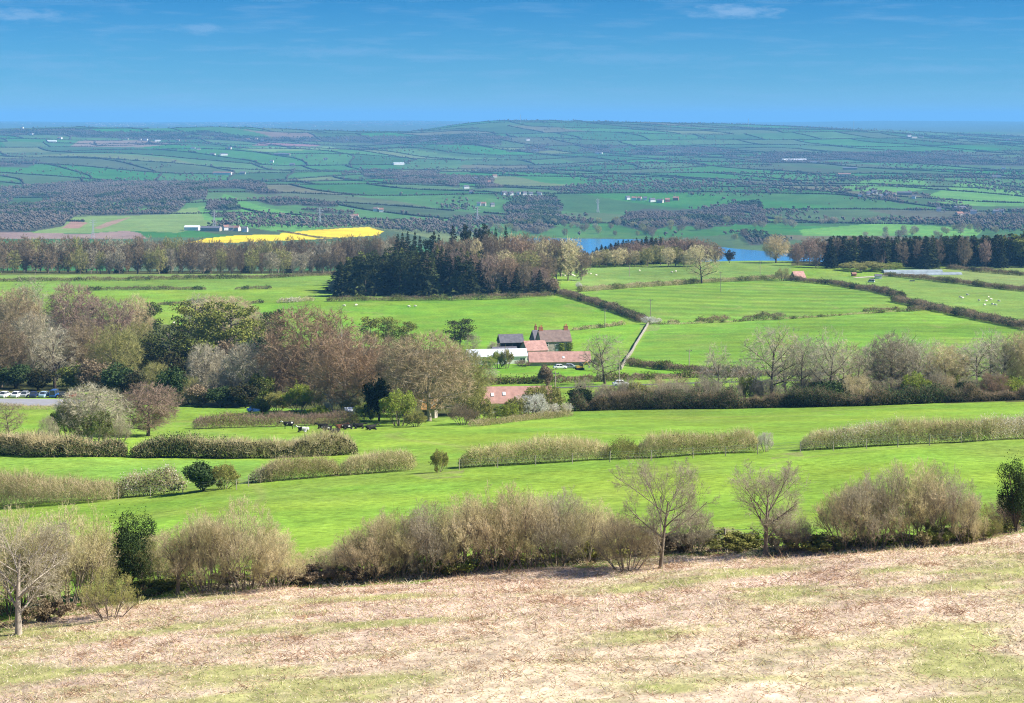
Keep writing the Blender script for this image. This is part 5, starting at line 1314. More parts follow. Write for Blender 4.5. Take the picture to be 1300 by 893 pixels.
def polytunnel(px, py, L, label):
    v = ground(px, py); o = empty('polytunnel', v, R(4)); tag(o, label, 'polytunnel', 'polytunnels below the right hand wood')
    m = MB(); prof = [(-3.2, -.6)] + [(-3.2 * math.cos(a), 1.7 * math.sin(a)) for a in np.linspace(0, math.pi, 11)] + [(3.2, -.6)]
    m.prism(prof, -L / 2, L / 2); m.build('cover', M['sheet_dull'], o)
    d = MB(); d.box(-L / 2 - .06, -L / 2 - .003, -1, 1, -.3, 1.7); d.build('door', M['grey_board'], o)
polytunnel(1158, 346, 38, 'pale polytunnel farthest up below the right hand wood')
polytunnel(1176, 349.5, 44, 'pale polytunnel nearest the hedge below the right hand wood')
# stone wall running down the field
def field_wall(pxs, label):
    P = poly_pts(pxs, 2.0); m = MB(); b = Vector((P[0][0], P[0][1], float(height(*P[0]))))
    prof = [(-.34, -.4), (.34, -.4), (.24, 1.0), (0, 1.12), (-.24, 1.0)]
    rings = []
    r2 = random.Random(4)
    for i, (x, y) in enumerate(P):
        a = P[min(i + 1, len(P) - 1)] - P[max(i - 1, 0)]; n = Vector((-a[1], a[0], 0)).normalized(); z = float(height(x, y)) - b.z
        k = r2.uniform(.85, 1.12); rings.append([(x - b.x + n.x * q, y - b.y + n.y * q, z + h_ * (k if h_ > 0 else 1)) for q, h_ in prof])
    m.loft(rings); o = link('field_wall', m.mesh('field_wall', M['wall_stone']), loc=b); tag(o, label, 'wall')
field_wall([(823,412),(816,424),(806,440),(796,456),(788,470)], 'pale dry stone wall dropping down the slope from the white stones')
T('m_shrub1', 825, 412, 402, 22, 'white blossoming scrub at the head of the stone wall', 'bare_shrub', 'shrub', mat='blossom')
T('m_shrub0', 834, 411, 404, 16, 'pale scrub right beside the white scrub at the wall head', 'bare_shrub', 'shrub', mat='blossom_pale')
# rubble at the gateway bank
g_ = Geo()
# ------------------------------------------------------------------ road and car park: sheets laid on the ground
M['asphalt'] = mat_simple('asphalt', (.10, .10, .105), .9, .15, .6, .2)
M['gravel'] = mat_simple('pale_gravel', (.27, .27, .285), .95, .12, .4, .1)
M['track'] = mat_simple('stony_track', (.45, .40, .33), .95, .2, .5, .1)
def strip(name, pxs, w, mat, lift=.06, n=3):
    P = poly_pts(pxs, 2.0); V = []; Q = []
    for i, (x, y) in enumerate(P):
        a = P[min(i + 1, len(P) - 1)] - P[max(i - 1, 0)]; nn = np.array([-a[1], a[0]]) / max(np.hypot(*a), .01)
        for k in range(n + 1):
            q = np.array([x, y]) + nn * w * (k / n - .5); V.append((q[0], q[1], float(height(*q)) + lift))
    for i in range(len(P) - 1):
        for k in range(n): a = i * (n + 1) + k; Q.append((a, a + 1, a + n + 2, a + n + 1))
    tag(link(name, raw_mesh(name, V, Q, mats=[M[mat]], smooth=True)), kind='structure')
strip('road', [(520,500),(600,496),(700,493),(800,489.5),(900,486),(1000,483.5),(1100,481),(1200,478),(1330,474)], 5.0, 'asphalt')
strip('car_park', [(-60,511),(0,511),(60,511.5),(100,512)], 26, 'gravel', n=8)
strip('garden_path', [(1085,353),(1130,350),(1200,347)], 4, 'track')

# ------------------------------------------------------------------ cars
def car_paint(name, c):
    m = mat_simple(name, c, .3, .03, .5, .5); return m
for nm, c in (('white', (.75, .75, .75)), ('silver', (.35, .37, .39)), ('navy', (.02, .035, .09)), ('pale_blue', (.35, .48, .60)), ('blue', (.03, .10, .30)), ('black', (.02, .02, .022)), ('red', (.25, .02, .02))):
    M['car_' + nm] = car_paint('paint_' + nm, c)
M['tyre'] = mat_simple('tyre_rubber', (.02, .02, .02), .9, .1, 3, .1)
M['lamp_red'] = mat_simple('lamp_red', (.35, .02, .02), .3, .02, 3, .5)
M['lamp_clear'] = mat_simple('lamp_clear', (.7, .7, .68), .2, .02, 3, .5)
CAR = {}
def car_meshes(kind):
    if kind in CAR: return CAR[kind]
    hgt = 1.48 if kind == 'car' else 1.95
    roof = [(-1.55, .95), (-1.15, hgt), (.35, hgt), (1.05, .98)] if kind == 'car' else [(-2.1, .95), (-2.0, hgt), (1.0, hgt), (1.65, 1.05)]
    b = MB(); rings = []
    for x, hw, zt, zb in ((-2.15, .70, .78, .38), (-2.0, .84, .93, .26), (-1.2, .88, .96, .22), (0, .88, .96, .22), (1.1, .88, .95, .22), (1.9, .82, .84, .26), (2.12, .66, .70, .40)):
        rings.append([(x, -hw * .9, zb), (x, -hw, zb + .25), (x, -hw * .96, zt - .06), (x, -hw * .82, zt), (x, hw * .82, zt), (x, hw * .96, zt - .06), (x, hw, zb + .25), (x, hw * .9, zb)])
    b.loft(rings)
    cab = []
    for (x, z), hw in zip(roof, (.76, .62, .62, .76)):
        cab.append((x, z, hw))
    top = MB(); top.loft([[(x, -h_ * .98, z - .02), (x, -h_ * .9, z + .03), (x, h_ * .9, z + .03), (x, h_ * .98, z - .02)] for x, z, h_ in cab[1:3]])
    for x, z, h_ in cab:                      # pillars
        pass
    (x0, z0, h0), (x1, z1, h1), (x2, z2, h2), (x3, z3, h3) = cab
    for s in (-1, 1):
        top.tube((x0, s * h0, z0), (x1, s * h1, z1), .05); top.tube((x2, s * h2, z2), (x3, s * h3, z3), .05); top.tube(((x1 + x2) / 2 , s * h1, z1), ((x0 + x3) / 2, s * h0, z0), .05)
    gl = MB(); gl.loft([[(x, -h_ * .97, min(z, .98) if z < 1.1 else z - .03), (x, h_ * .97, min(z, .98) if z < 1.1 else z - .03), (x, h_ * .97, .9), (x, -h_ * .97, .9)] for x, z, h_ in cab])
    wh = MB(); wh.tube((0, -.1, 0), (0, .1, 0), .31, None, 14); rim = MB(); rim.tube((0, -.115, 0), (0, .115, 0), .19, None, 10)
    CAR[kind] = dict(body=b.mesh('car_body', M['car_white'], False), top=top.mesh('car_roof', M['car_white']), glass=gl.mesh('car_glass', M['glass']), wheel=wh.mesh('wheel', M['tyre']), rim=rim.mesh('rim', M['steel']))
    h_ = MB(); h_.box(2.0, 2.1, -.13, .13, -.08, .08); CAR[kind]['head'] = h_.mesh('headlight', M['lamp_clear'])
    t_ = MB(); t_.box(-2.13, -2.02, -.1, .1, -.1, .1); CAR[kind]['tail'] = t_.mesh('tail_light', M['lamp_red'])
    return CAR[kind]
def car(px, py, rz, paint, label, kind='car', group=None, name=None):
    c = car_meshes(kind); v = ground(px, py); v.z += .06
    o = empty(name or ('parked_car' if kind == 'car' else 'parked_van'), v, R(rz)); tag(o, label, kind, group)
    def painted(n, me):
        q = link(n, me, o); q.material_slots[0].link = 'OBJECT'; q.material_slots[0].material = M['car_' + paint]; return q
    painted('body', c['body']); painted('cabin_roof', c['top']); link('window', c['glass'], o)
    for x in (-1.3, 1.32):
        for y in (-.80, .80):
            w_ = link('wheel', c['wheel'], o, (x, y, .31)); link('rim', c['rim'], w_)
    for y in (-.58, .58):
        link('headlight', c['head'], o, (-.02, y, .66)); link('tail_light', c['tail'], o, (.0, y, .72))
gc = 'cars in the car park'
for px, py, rz, paint, lab, kind in [(6, 505, 80, 'white', 'white car at the left end of the car park row', 'car'), (21, 505, 84, 'white', 'white car second from the left edge in the car park', 'car'),
    (32, 504.5, 88, 'silver', 'dark silver car beside the second white one', 'car'), (43, 505, 92, 'navy', 'navy car in the middle of the car park', 'car'), (56, 505, 84, 'pale_blue', 'pale blue car left of the blue van', 'car'),
    (69, 505, 88, 'blue', 'tall blue van in the car park', 'van'), (80, 505.5, 92, 'black', 'black car right of the blue van', 'car'), (91, 505.5, 86, 'red', 'dark red car at the right end of the car park row', 'car')]:
    car(px, py, rz, paint, lab, kind, gc)
car(788, 490.5, 4, 'white', 'white car on the road below the long pink barn')
car(326, 524, 20, 'blue', 'blue car half hidden beside the dark laurel')
car(711, 469, 8, 'white', 'white car parked on the grass below the long pink barn', 'car')
car(724, 468.5, -6, 'silver', 'silver car on the grass right of the white parked car', 'car')
car(1106, 359, 160, 'white', 'white van standing in the sheep pasture', 'van')
# digger in the paddock
def digger(px, py, label):
    v = ground(px, py); o = empty('digger', v, R(12)); tag(o, label, 'digger'); Y_ = mat_simple('digger_yellow', (.60, .36, .05), .5, .1, 2, .3)
    for s in (-1, 1):
        t_ = MB(); t_.loft([[(x, s * .75 - .22, z - r0_), (x, s * .75 + .22, z - r0_), (x, s * .75 + .22, z + r0_), (x, s * .75 - .22, z + r0_)] for x, z, r0_ in ((-1.3, .35, .15), (-1.1, .35, .33), (1.1, .35, .33), (1.3, .35, .15))]); t_.build('track', M['tyre'], o)
    b = MB(); b.loft([[(-1.2, -.8, z), (1.0, -.8, z), (1.0, .8, z), (-1.2, .8, z)] for z in (.75, 1.3)]); b.build('body', Y_, o)
    c = MB(); c.loft([[(x0_, -.75, z), (x1_, -.75, z), (x1_, .1, z), (x0_, .1, z)] for z, x0_, x1_ in ((1.31, -.1, .95), (2.1, -.1, .8), (2.3, -.05, .7))]); c.build('cab', M['glass'], o)
    a = MB(); a.tube((1.0, .4, 1.2), (2.2, .4, 2.5), .14, .12); a.tube((2.2, .4, 2.5), (3.2, .4, 1.2), .12, .09); ao = a.build('arm', Y_, o)
    k = MB(); k.loft([[(3.0, .1, 1.2), (3.5, .1, 1.15), (3.5, .7, 1.15), (3.0, .7, 1.2)], [(2.9, .15, .6), (3.2, .15, .5), (3.2, .65, .5), (2.9, .65, .6)]]); k.build('bucket', M['steel'], ao)
digger(736, 470, 'small yellow digger on the grass right of the parked cars')
# red oil tank by the barn end
tk = MB(); tk.tube((-.8, 0, .75), (.8, 0, .75), .55, None, 12); tk.box(-.6, -.45, -.4, .4, -.2, .4); tk.box(.45, .6, -.4, .4, -.2, .4)
o_ = link('oil_tank', tk.mesh('oil_tank', M['car_red']), loc=ground(733, 462.5)); tag(o_, 'small red tank at the right end of the long pink barn', 'tank')
tr_ = MB(); tr_.loft([[(-1.4, -.4, 0), (1.4, -.4, 0), (1.4, .4, 0), (-1.4, .4, 0)], [(-1.5, -.5, .7), (1.5, -.5, .7), (1.5, .5, .7), (-1.5, .5, .7)], [(-1.4, -.4, .7), (1.4, -.4, .7), (1.4, .4, .7), (-1.4, .4, .7)], [(-1.3, -.35, .3), (1.3, -.35, .3), (1.3, .35, .3), (-1.3, .35, .3)]])
o_ = link('water_trough', tr_.mesh('water_trough', M['grey_board']), loc=ground(1158, 357.5)); tag(o_, 'dark water trough in the sheep pasture', 'trough')

# ------------------------------------------------------------------ poles and pylons
def pole(px, base, top, label, rz=0):
    v = ground(px, base); h_ = max(5.5, px_size(v, base - top)); o = empty('telegraph_pole', v, R(rz)); tag(o, label, 'pole', 'telegraph poles across the fields')
    m = MB(); m.tube((0, 0, -.5), (0, 0, h_), .17, .12, 8); m.build('shaft', M['wood'], o)
    c = MB(); c.box(-.9, .9, -.08, .08, h_ - .6, h_ - .42); c.build('cross_arm', M['wood'], o)
    for x in (-.75, 0.0, .75):
        if x == 0.0: continue
        i_ = MB(); i_.tube((x, 0, h_ - .42), (x, 0, h_ - .2), .07, .05, 6); i_.build('insulator', M['glass'], o)
for a in [(826,402,380,'telegraph pole beside the white scrub at the wall head'), (768,417,392,'telegraph pole right of the farmhouse chimneys'), (915,371,345,'telegraph pole inside the striped field'),
          (965,354,332,'telegraph pole on the top hedge left of the red barn'), (799,351,337,'faint telegraph pole in the pasture below the ridge copse'), (875,466,446,'telegraph pole above the clipped slanting hedge'),
          (705,502,472,'telegraph pole by the road above the white blossom'), (786,487,466,'telegraph pole by the road beside the wide bare tree'), (24+320,344,331,'pole at the edge of the long bare wood')]: pole(*a)
M['mast_grey'] = mat_simple('mast_grey', (.42, .43, .45), .6, .1, .2, .2)
def lattice(o, pts, r, name, mat):
    m = MB()
    for p, q in pts: m.tube(p, q, r, None, 4, False)
    m.build(name, M[mat], o)
def pylon(px, base, top, label):
    v = ground(px, base); h_ = px_size(v, base - top); o = empty('pylon', v, R(20)); tag(o, label, 'pylon', 'pylons across the valley')
    r0_ = .17; w0 = h_ * .085; lv = [0, .2, .38, .54, .68, .8, .9, 1.0]; wd = [w0, w0 * .72, w0 * .5, w0 * .32, w0 * .24, w0 * .2, w0 * .15, .05]
    cor = lambda k: [(sx * wd[k], sy * wd[k], lv[k] * h_) for sx, sy in ((-1, -1), (1, -1), (1, 1), (-1, 1))]
    e = []
    for k in range(len(lv) - 1):
        a, b = cor(k), cor(k + 1)
        for i in range(4): e += [(a[i], b[i]), (a[i], b[(i + 1) % 4]), (a[(i + 1) % 4], b[i])]
    lattice(o, e, r0_, 'lattice_tower', 'mast_grey')
    for f, al in ((.68, .15), (.8, .19), (.9, .13)):
        L = al * h_; z = f * h_
        lattice(o, [((-L, 0, z), (L, 0, z)), ((-L, 0, z), (0, .4, z + h_ * .045)), ((L, 0, z), (0, .4, z + h_ * .045))], r0_, 'cross_arm', 'mast_grey')
for a in [(118,303,278,'pylon before the red soil field at the far left'), (272,291,266,'pylon beside the barns above the yellow field'), (406,287,263,'pylon on the slope above the yellow field'),
          (606,284,262,'pylon standing in the far meadows left of the lake'), (759,270,252,'pylon in the small fields beyond the lake')]: pylon(*a)
def mast(px, base, top, label):
    v = ground(px, base); h_ = px_size(v, base - top); o = empty('radio_mast', v); tag(o, label, 'mast', 'masts on the long ridge')
    e = []; n_ = 14; w_ = 1.1
    for k in range(n_):
        z0, z1 = h_ * k / n_, h_ * (k + 1) / n_
        for i in range(3):
            a = 2.094 * i; b = 2.094 * (i + 1)
            e += [((w_ * math.cos(a), w_ * math.sin(a), z0), (w_ * math.cos(a), w_ * math.sin(a), z1)), ((w_ * math.cos(a), w_ * math.sin(a), z0), (w_ * math.cos(b), w_ * math.sin(b), z1))]
    lattice(o, e, .38, 'lattice_tower', 'mast_grey')
    lattice(o, [((0, 0, h_), (0, 0, h_ * 1.12))], .35, 'antenna', 'mast_grey')
for a in [(661,156.5,146,'mast on the highest part of the ridge'), (950,163,151,'mast in the middle of the ridge'), (1084,166.5,154,'mast at the right part of the ridge')]: mast(*a)

# ------------------------------------------------------------------ cows and sheep
def fuse(mb, voxel, mat, name):
    me = bpy.data.meshes.new(name); me.from_pydata(mb.v, [], mb.f)
    o = bpy.data.objects.new('tmp', me); COL.objects.link(o)
    md = o.modifiers.new('r', 'REMESH'); md.mode = 'VOXEL'; md.voxel_size = voxel
    sm = o.modifiers.new('s', 'SMOOTH'); sm.iterations = 3; sm.factor = .5
    ev = o.evaluated_get(bpy.context.evaluated_depsgraph_get()); out = bpy.data.meshes.new_from_object(ev)
    bpy.data.objects.remove(o); bpy.data.meshes.remove(me); out.name = name
    out.materials.clear(); out.materials.append(mat)
    for p in out.polygons: p.use_smooth = True
    return out
def ring(c, ry, rz_, ax='x', n=10, tilt=0.0):
    out = []
    for i in range(n):
        a = 2 * math.pi * i / n; y = ry * math.cos(a); z = rz_ * math.sin(a)
        out.append((c[0] - math.sin(tilt) * z, c[1] + y, c[2] + math.cos(tilt) * z))
    return out
def cow_mesh(lying, mat, name):
    m = MB(); z = .62 if lying else 1.05
    m.loft([ring((x, 0, z + dz), ry, r_z) for x, ry, r_z, dz in ((-1.05, .10, .12, .18), (-.98, .26, .28, .08), (-.7, .36, .38, 0), (-.2, .42, .43, -.03), (.3, .40, .42, -.02), (.7, .32, .38, .03), (.92, .20, .27, .10))])
    hz_ = z + (.45 if lying else .42)
    m.loft([ring((.70, 0, z + .12), .20, .26, tilt=-.5), ring((1.0, 0, z + .30), .15, .20, tilt=-.5), ring((1.18, 0, hz_), .13, .17, tilt=-.3), ring((1.30, 0, hz_ + .02), .14, .16), ring((1.48, 0, hz_ - .10), .11, .12), ring((1.66, 0, hz_ - .20), .09, .09), ring((1.72, 0, hz_ - .22), .05, .05)])
    for s in (-1, 1):
        m.loft([ring((1.22, s * .12, hz_ + .10), .05, .04), ring((1.20, s * .24, hz_ + .12), .03, .06), ring((1.2, s * .33, hz_ + .09), .01, .02)])
        if lying:
            m.tube((.65, s * .28, .42), (.98, s * .34, .14), .13, .08); m.tube((.98, s * .34, .14), (.55, s * .38, .08), .08, .06)
            m.tube((-.65, s * .30, .45), (-.25, s * .46, .20), .20, .12); m.tube((-.25, s * .46, .20), (-.75, s * .50, .10), .10, .06); m.tube((-.75, s * .5, .1), (-.45, s * .52, .06), .06, .05)
        else:
            m.tube((.62, s * .22, 1.0), (.62, s * .22, .52), .13, .08); m.tube((.62, s * .22, .52), (.61, s * .22, .0), .075, .06)
            m.tube((-.72, s * .24, 1.1), (-.62, s * .24, .62), .20, .11); m.tube((-.62, s * .24, .62), (-.80, s * .24, .46), .10, .08); m.tube((-.80, s * .24, .46), (-.76, s * .24, 0), .07, .06)
    if not lying: m.loft([ring((-.45, 0, .66), .14, .12), ring((-.25, 0, .66), .14, .12)])
    m.tube((-1.03, 0, z + .22), (-1.10, 0, z - .25), .045, .03); m.tube((-1.10, 0, z - .25), (-1.08, 0, z - .5), .03, .05)
    return fuse(m, .035, mat, name)
def hide(name, a, b, scale, thr):
    m = bpy.data.materials.new(name); t = NT(m); out = t.n('ShaderNodeOutputMaterial'); bs = t.n('ShaderNodeBsdfPrincipled', Roughness=.8); bs.inputs['Specular IOR Level'].default_value = .15
    tc = t.n('ShaderNodeTexCoord'); oi = t.n('ShaderNodeObjectInfo'); mp = t.n('ShaderNodeVectorMath', _operation='ADD'); t.l(tc.outputs['Object'], mp.inputs[0]); t.l(oi.outputs['Random'], mp.inputs[1])
    nz = t.n('ShaderNodeTexNoise', Scale=scale, Detail=1.5); t.l(mp.outputs[0], nz.inputs['Vector'])
    cr = t.n('ShaderNodeMapRange'); cr.inputs[1].default_value = thr - .01; cr.inputs[2].default_value = thr + .01; t.l(nz.outputs['Fac'], cr.inputs[0])
    mx = t.n('ShaderNodeMix', _data_type='RGBA'); mx.inputs[6].default_value = rgba(a); mx.inputs[7].default_value = rgba(b); t.l(cr.outputs[0], mx.inputs[0]); t.l(mx.outputs[2], bs.inputs['Base Color']); t.l(bs.outputs[0], out.inputs[0]); return m
M['hide_pied'] = hide('hide_black_white', (.018, .017, .017), (.62, .60, .56), 1.3, .58)
M['hide_white'] = hide('hide_white_black', (.018, .017, .017), (.62, .60, .56), 1.2, .46)
M['hide_black'] = hide('hide_black', (.016, .015, .015), (.03, .026, .024), 2, .5)
M['hide_brown'] = hide('hide_brown', (.13, .05, .025), (.09, .035, .018), 2, .5)
cl, cs = cow_mesh(True, M['hide_black'], 'cow_lying'), cow_mesh(False, M['hide_black'], 'cow_standing')
for px, py, rz, me, mt, lab in [(366,545,190,cs,'hide_pied','black and white cow standing at the left of the herd'), (385,549,175,cl,'hide_white','mostly white cow lying near the standing one'), (410,545,170,cl,'hide_black','black cow lying at the back left of the resting herd'),
    (415,547.5,10,cl,'hide_pied','black cow with white flecks lying in the middle of the herd'), (424,551.5,185,cl,'hide_black','black cow lying nearest the viewer'), (433,545.5,20,cl,'hide_brown','red-brown cow lying with the black ones'),
    (441,545.5,12,cl,'hide_pied','black cow with white head lying beside the brown one'), (455,544.5,0,cl,'hide_black','dark cow lying second from the right of the herd'), (471,546.5,30,cl,'hide_black','black cow lying alone at the right of the herd')]:
    v = ground(px, py); o = link('cow', me, loc=v); o.rotation_euler = (0, 0, R(rz)); o.material_slots[0].link = 'OBJECT'; o.material_slots[0].material = M[mt]
    tag(o, lab, 'cow', 'cows resting below the garden hedge')
def sheep_mesh():
    m = MB(); z = .62
    m.loft([ring((x, 0, z), ry, rz_) for x, ry, rz_ in ((-.58, .10, .12), (-.5, .24, .26), (-.2, .30, .32), (.2, .30, .31), (.45, .22, .25), (.55, .1, .12))])
    m.loft([ring((.42, 0, .72), .14, .16), ring((.62, 0, .70), .10, .12), ring((.74, 0, .55), .08, .09), ring((.84, 0, .40), .05, .06)])
    for s in (-1, 1):
        m.tube((.35, s * .15, .5), (.36, s * .15, .0), .06, .04); m.tube((-.38, s * .16, .55), (-.36, s * .16, .3), .1, .06); m.tube((-.36, s * .16, .3), (-.40, s * .16, 0), .055, .04)
        m.tube((.64, s * .06, .74), (.60, s * .20, .74), .04, .02)
    return fuse(m, .04, mat_simple('fleece', (.72, .66, .55), .95, .1, 4, .05), 'sheep')
sm_ = sheep_mesh(); rs = random.Random(12)
def flock(pts, lab, grp):
    for px, py in pts:
        o = link('sheep', sm_, loc=ground(px, py)); o.rotation_euler = (0, 0, rs.uniform(0, 6.28)); o.scale = (1.25,) * 3; tag(o, lab, 'sheep', grp)
flock([(713,350),(717,351.5),(722,349),(727,350.5),(731,348),(736,349.5),(740,351),(745,348.5),(750,349),(757,351),(729,352),(719,348)], 'white sheep grazing in the pasture left of the ridge copse', 'flock left of the ridge copse')
flock([(812,345),(853,347),(858,346)], 'single pale sheep in the pasture in front of the ridge copse', 'sheep in front of the ridge copse')
flock([(1219,379),(1222,380),(1243,383),(1252,384),(1255,379),(1260,388),(1264,389),(1268,384),(1258,382),(1250,389),(1228,376)], 'white sheep grazing in the pasture at the right edge', 'flock at the right edge')
flock([(437,390),(452,389),(519,391),(527,390.5)], 'white sheep in the green field below the plantation', 'sheep below the plantation')
flock([(221,412),(226,411.5)], 'white sheep seen between the left hand trees', 'sheep between the left trees')
# ------------------------------------------------------------------ the far side of the valley
M['far_hedge'] = mat_twig('far_hedge', (.085, .078, .05), (.058, .068, .034), vary=.25, scale=.02)
M['far_tree'] = mat_twig('far_bare_tree', (.22, .178, .138), (.145, .122, .09), vary=.22, scale=.015)
M['far_green'] = mat_twig('far_evergreen', (.055, .08, .035), (.10, .115, .045), vary=.25, scale=.02)
OCT_V = np.array([(1, 0, 0), (0, 1, 0), (-1, 0, 0), (0, -1, 0), (0, 0, 1), (0, 0, -.9)], float)
OCT_T = np.array([(0, 1, 4), (1, 2, 4), (2, 3, 4), (3, 0, 4), (1, 0, 5), (2, 1, 5), (3, 2, 5), (0, 3, 5)])
def lumps(g, P, rx, rz, rng, mi=0):
    """leafy lumps of uneven shape at points P"""
    n = len(P)
    if not n: return
    a = rng.uniform(0, 6.28, n); ca, sa = np.cos(a)[:, None], np.sin(a)[:, None]
    j = OCT_V[None] * (1 + rng.normal(0, .22, (n, 6, 1)))
    x = j[..., 0] * ca - j[..., 1] * sa; y = j[..., 0] * sa + j[..., 1] * ca
    V = np.stack([x * rx[:, None], y * rx[:, None], j[..., 2] * rz[:, None]], -1) + P[:, None, :]
    g.add(V.reshape(-1, 3), T=(np.arange(n)[:, None, None] * 6 + OCT_T[None]).reshape(-1, 3), mi=mi)
def far_trees(g, x, y, rng, size=1.0, mi=0, k=7):
    """each tree: a stem and a crown of several lumps"""
    n = len(x)
    if not n: return
    z = height(x, y); h = rng.uniform(5, 11, n) * size; r = h * rng.uniform(.28, .46, n)
    i = np.repeat(np.arange(n), k)
    o = rdir(rng, n * k) * (r[i] * rng.uniform(.35, .85, n * k))[:, None] * np.array([1, 1, .8])
    P = np.stack([x[i], y[i], z[i] + h[i] * .58], 1) + o
    lumps(g, P, r[i] * rng.uniform(.40, .66, n * k), h[i] * rng.uniform(.14, .25, n * k), rng, mi)
    B = np.stack([x, y, z - .3], 1); g.spikes(B, np.tile([0, 0, 1.], (n, 1)), h * .8, r * .14 + .15, rng, mi)
def vis_fraction(x, y, z):
    """share of the points not hidden by nearer ground"""
    px, py = toPx(x, y, z)
    t = np.linspace(.30, .985, 60)[None, :]
    hy = HZ - F * height(x[:, None] * t, y[:, None] * t) / (y[:, None] * t)
    return (py - 1.2 < hy.min(1)).mean()
def blocked(px, py, x=None, y=None):
    b = in_poly(px, py, FAR_PATCH[0][0])
    if x is not None:
        for w in WOODS_FAR: b |= wood_mask(x, y, px, py, w)
    return b

rng = np.random.default_rng(77)
edges = []
for j in range(int(3000 / FDY), int(11200 / FDY)):
    off = float(rowoff(np.array([j]))[0])
    i0, i1 = -26, 27
    for i in range(i0, i1):
        a0, a1 = i * FDX - off, (i + 1) * FDX - off
        if rng.uniform() < .90: edges.append((np.linspace(a0, a1, 9), np.full(9, j * FDY + .0)))
        if rng.uniform() < .80: edges.append((np.full(9, a0), np.linspace(j * FDY, (j + 1) * FDY, 9)))
E = []
for a, b in edges:
    x, y = unwarp(a, b)
    if y.min() < 3120 or y.max() > 11000: continue
    px, py = toPx(x, y, height(x, y) + 1)
    if px.max() < -60 or px.min() > 1360: continue
    z = height(x, y)
    if z.min() < -193.2: continue
    m = ~blocked(px, py)
    if not m.all(): continue
    f = vis_fraction(x, y, z + 3)
    if f < .15: continue
    L = float(np.hypot(np.diff(px), np.diff(py)).sum()) * f
    E.append((L * (4000 / y.mean()) ** .7, x[m], y[m]))
E.sort(key=lambda e: -e[0])
print('far hedgerows', len(E))
def hedgerow_geo(g, x, y, rng):
    seg = np.hypot(np.diff(x), np.diff(y)); cum = np.concatenate([[0], np.cumsum(seg)]); tot = cum[-1]
    step = 2.6 if y.mean() < 5000 else 3.6
    s = np.arange(0, tot, step); s = s + rng.normal(0, .5, len(s))
    X = np.interp(s, cum, x) + rng.normal(0, .4, len(s)); Y = np.interp(s, cum, y) + rng.normal(0, .4, len(s))
    big = .75 + .9 * fbm(s / 22, s * 0 + float(y[0]), 25, 2)
    h = rng.uniform(1.5, 2.3, len(s)) * big
    lumps(g, np.stack([X, Y, height(X, Y) + h * .55], 1), np.maximum(np.full(len(s), 2.0) * big, step * .9), h, rng, 0)
    nt = rng.poisson(tot / 42 * (.35 + 2.2 * max(0, fbm(np.array([x[0] / 900]), np.array([y[0] / 900]), 35, 2)[0] - .3)))
    if nt:
        u = rng.uniform(0, tot, nt); far_trees(g, np.interp(u, cum, x), np.interp(u, cum, y), rng, .95, 1, 6)
FM = [M['far_hedge'], M['far_tree'], M['far_green']]
def offset_mesh(g, name, mats):
    c = np.concatenate(g.V); b = np.array([c[:, 0].mean(), c[:, 1].mean(), c[:, 2].min()]); g.V = [v - b for v in g.V]
    return g.mesh(name, mats), b
NH = 270
for k, (L, x, y) in enumerate(E[:NH]):
    g = Geo(); hedgerow_geo(g, x, y, rng); me, b = offset_mesh(g, 'hedgerow', FM)
    o = link('hedgerow', me, loc=tuple(b))
    pxm = 650 + F * x.mean() / y.mean(); sl = abs(y[-1] - y[0]) > abs(x[-1] - x[0])
    far_ = y.mean() > 5200
    lab = 'dark hedgerow running %s the slope %s' % ('up' if sl else 'across', 'of the far ridge' if far_ else 'of the lower far valley')
    tag(o, lab, 'hedgerow', 'hedgerows of the far valley, ' + ('up' if sl else 'across') + (' high' if far_ else ' low'))
g = Geo()
for L, x, y in E[NH:]: hedgerow_geo(g, x, y, rng)
me, b = offset_mesh(g, 'distant_hedgerows', FM); tag(link('distant_hedgerows', me, loc=tuple(b)), 'network of thin dark hedgerows over the distant slopes', 'hedgerows', kind='stuff')
print('far hedge faces', len(me.polygons))

# woods on the far slopes
def fill_poly(lab, poly, dens, rng):
    pts = [ground(min(max(a, -60), 1360), b, 2400) for a, b in poly]
    y0, y1 = min(p.y for p in pts) * .98, max(p.y for p in pts) * 1.02
    y1 = min(y1, 11500)
    x0, x1 = min(p.x for p in pts) * 1.05 - 40, max(p.x for p in pts) * 1.05 + 40
    n = int((x1 - x0) * (y1 - y0) * dens); n = min(n, 400000)
    x = rng.uniform(x0, x1, n); y = rng.uniform(y0, y1, n); z = height(x, y); px, py = toPx(x, y, z)
    m = wood_mask(x, y, px, py, (lab, poly)) & (z > -193.3)
    return x[m], y[m]
for lab, poly in WOODS_FAR:
    yq = ground(sum(p[0] for p in poly) / len(poly), max(p[1] for p in poly) - 2, 2400).y
    x, y = fill_poly(lab, poly, 1 / (60. if yq < 5500 else 150.), rng)
    if len(x) > 8500: q = rng.choice(len(x), 8500, False); x, y = x[q], y[q]
    if len(x) < 3: continue
    g = Geo(); gr = fbm(x / 90, y / 90, 55, 2) > (.52 if 'dark' in lab else .66)
    far_trees(g, x[~gr], y[~gr], rng, .85, 1, 6); far_trees(g, x[gr], y[gr], rng, 1.0, 2, 6)
    me, b = offset_mesh(g, 'distant_wood', FM); tag(link('distant_wood', me, loc=tuple(b)), lab, 'wood', kind='stuff')
    print(lab[:40], len(x))
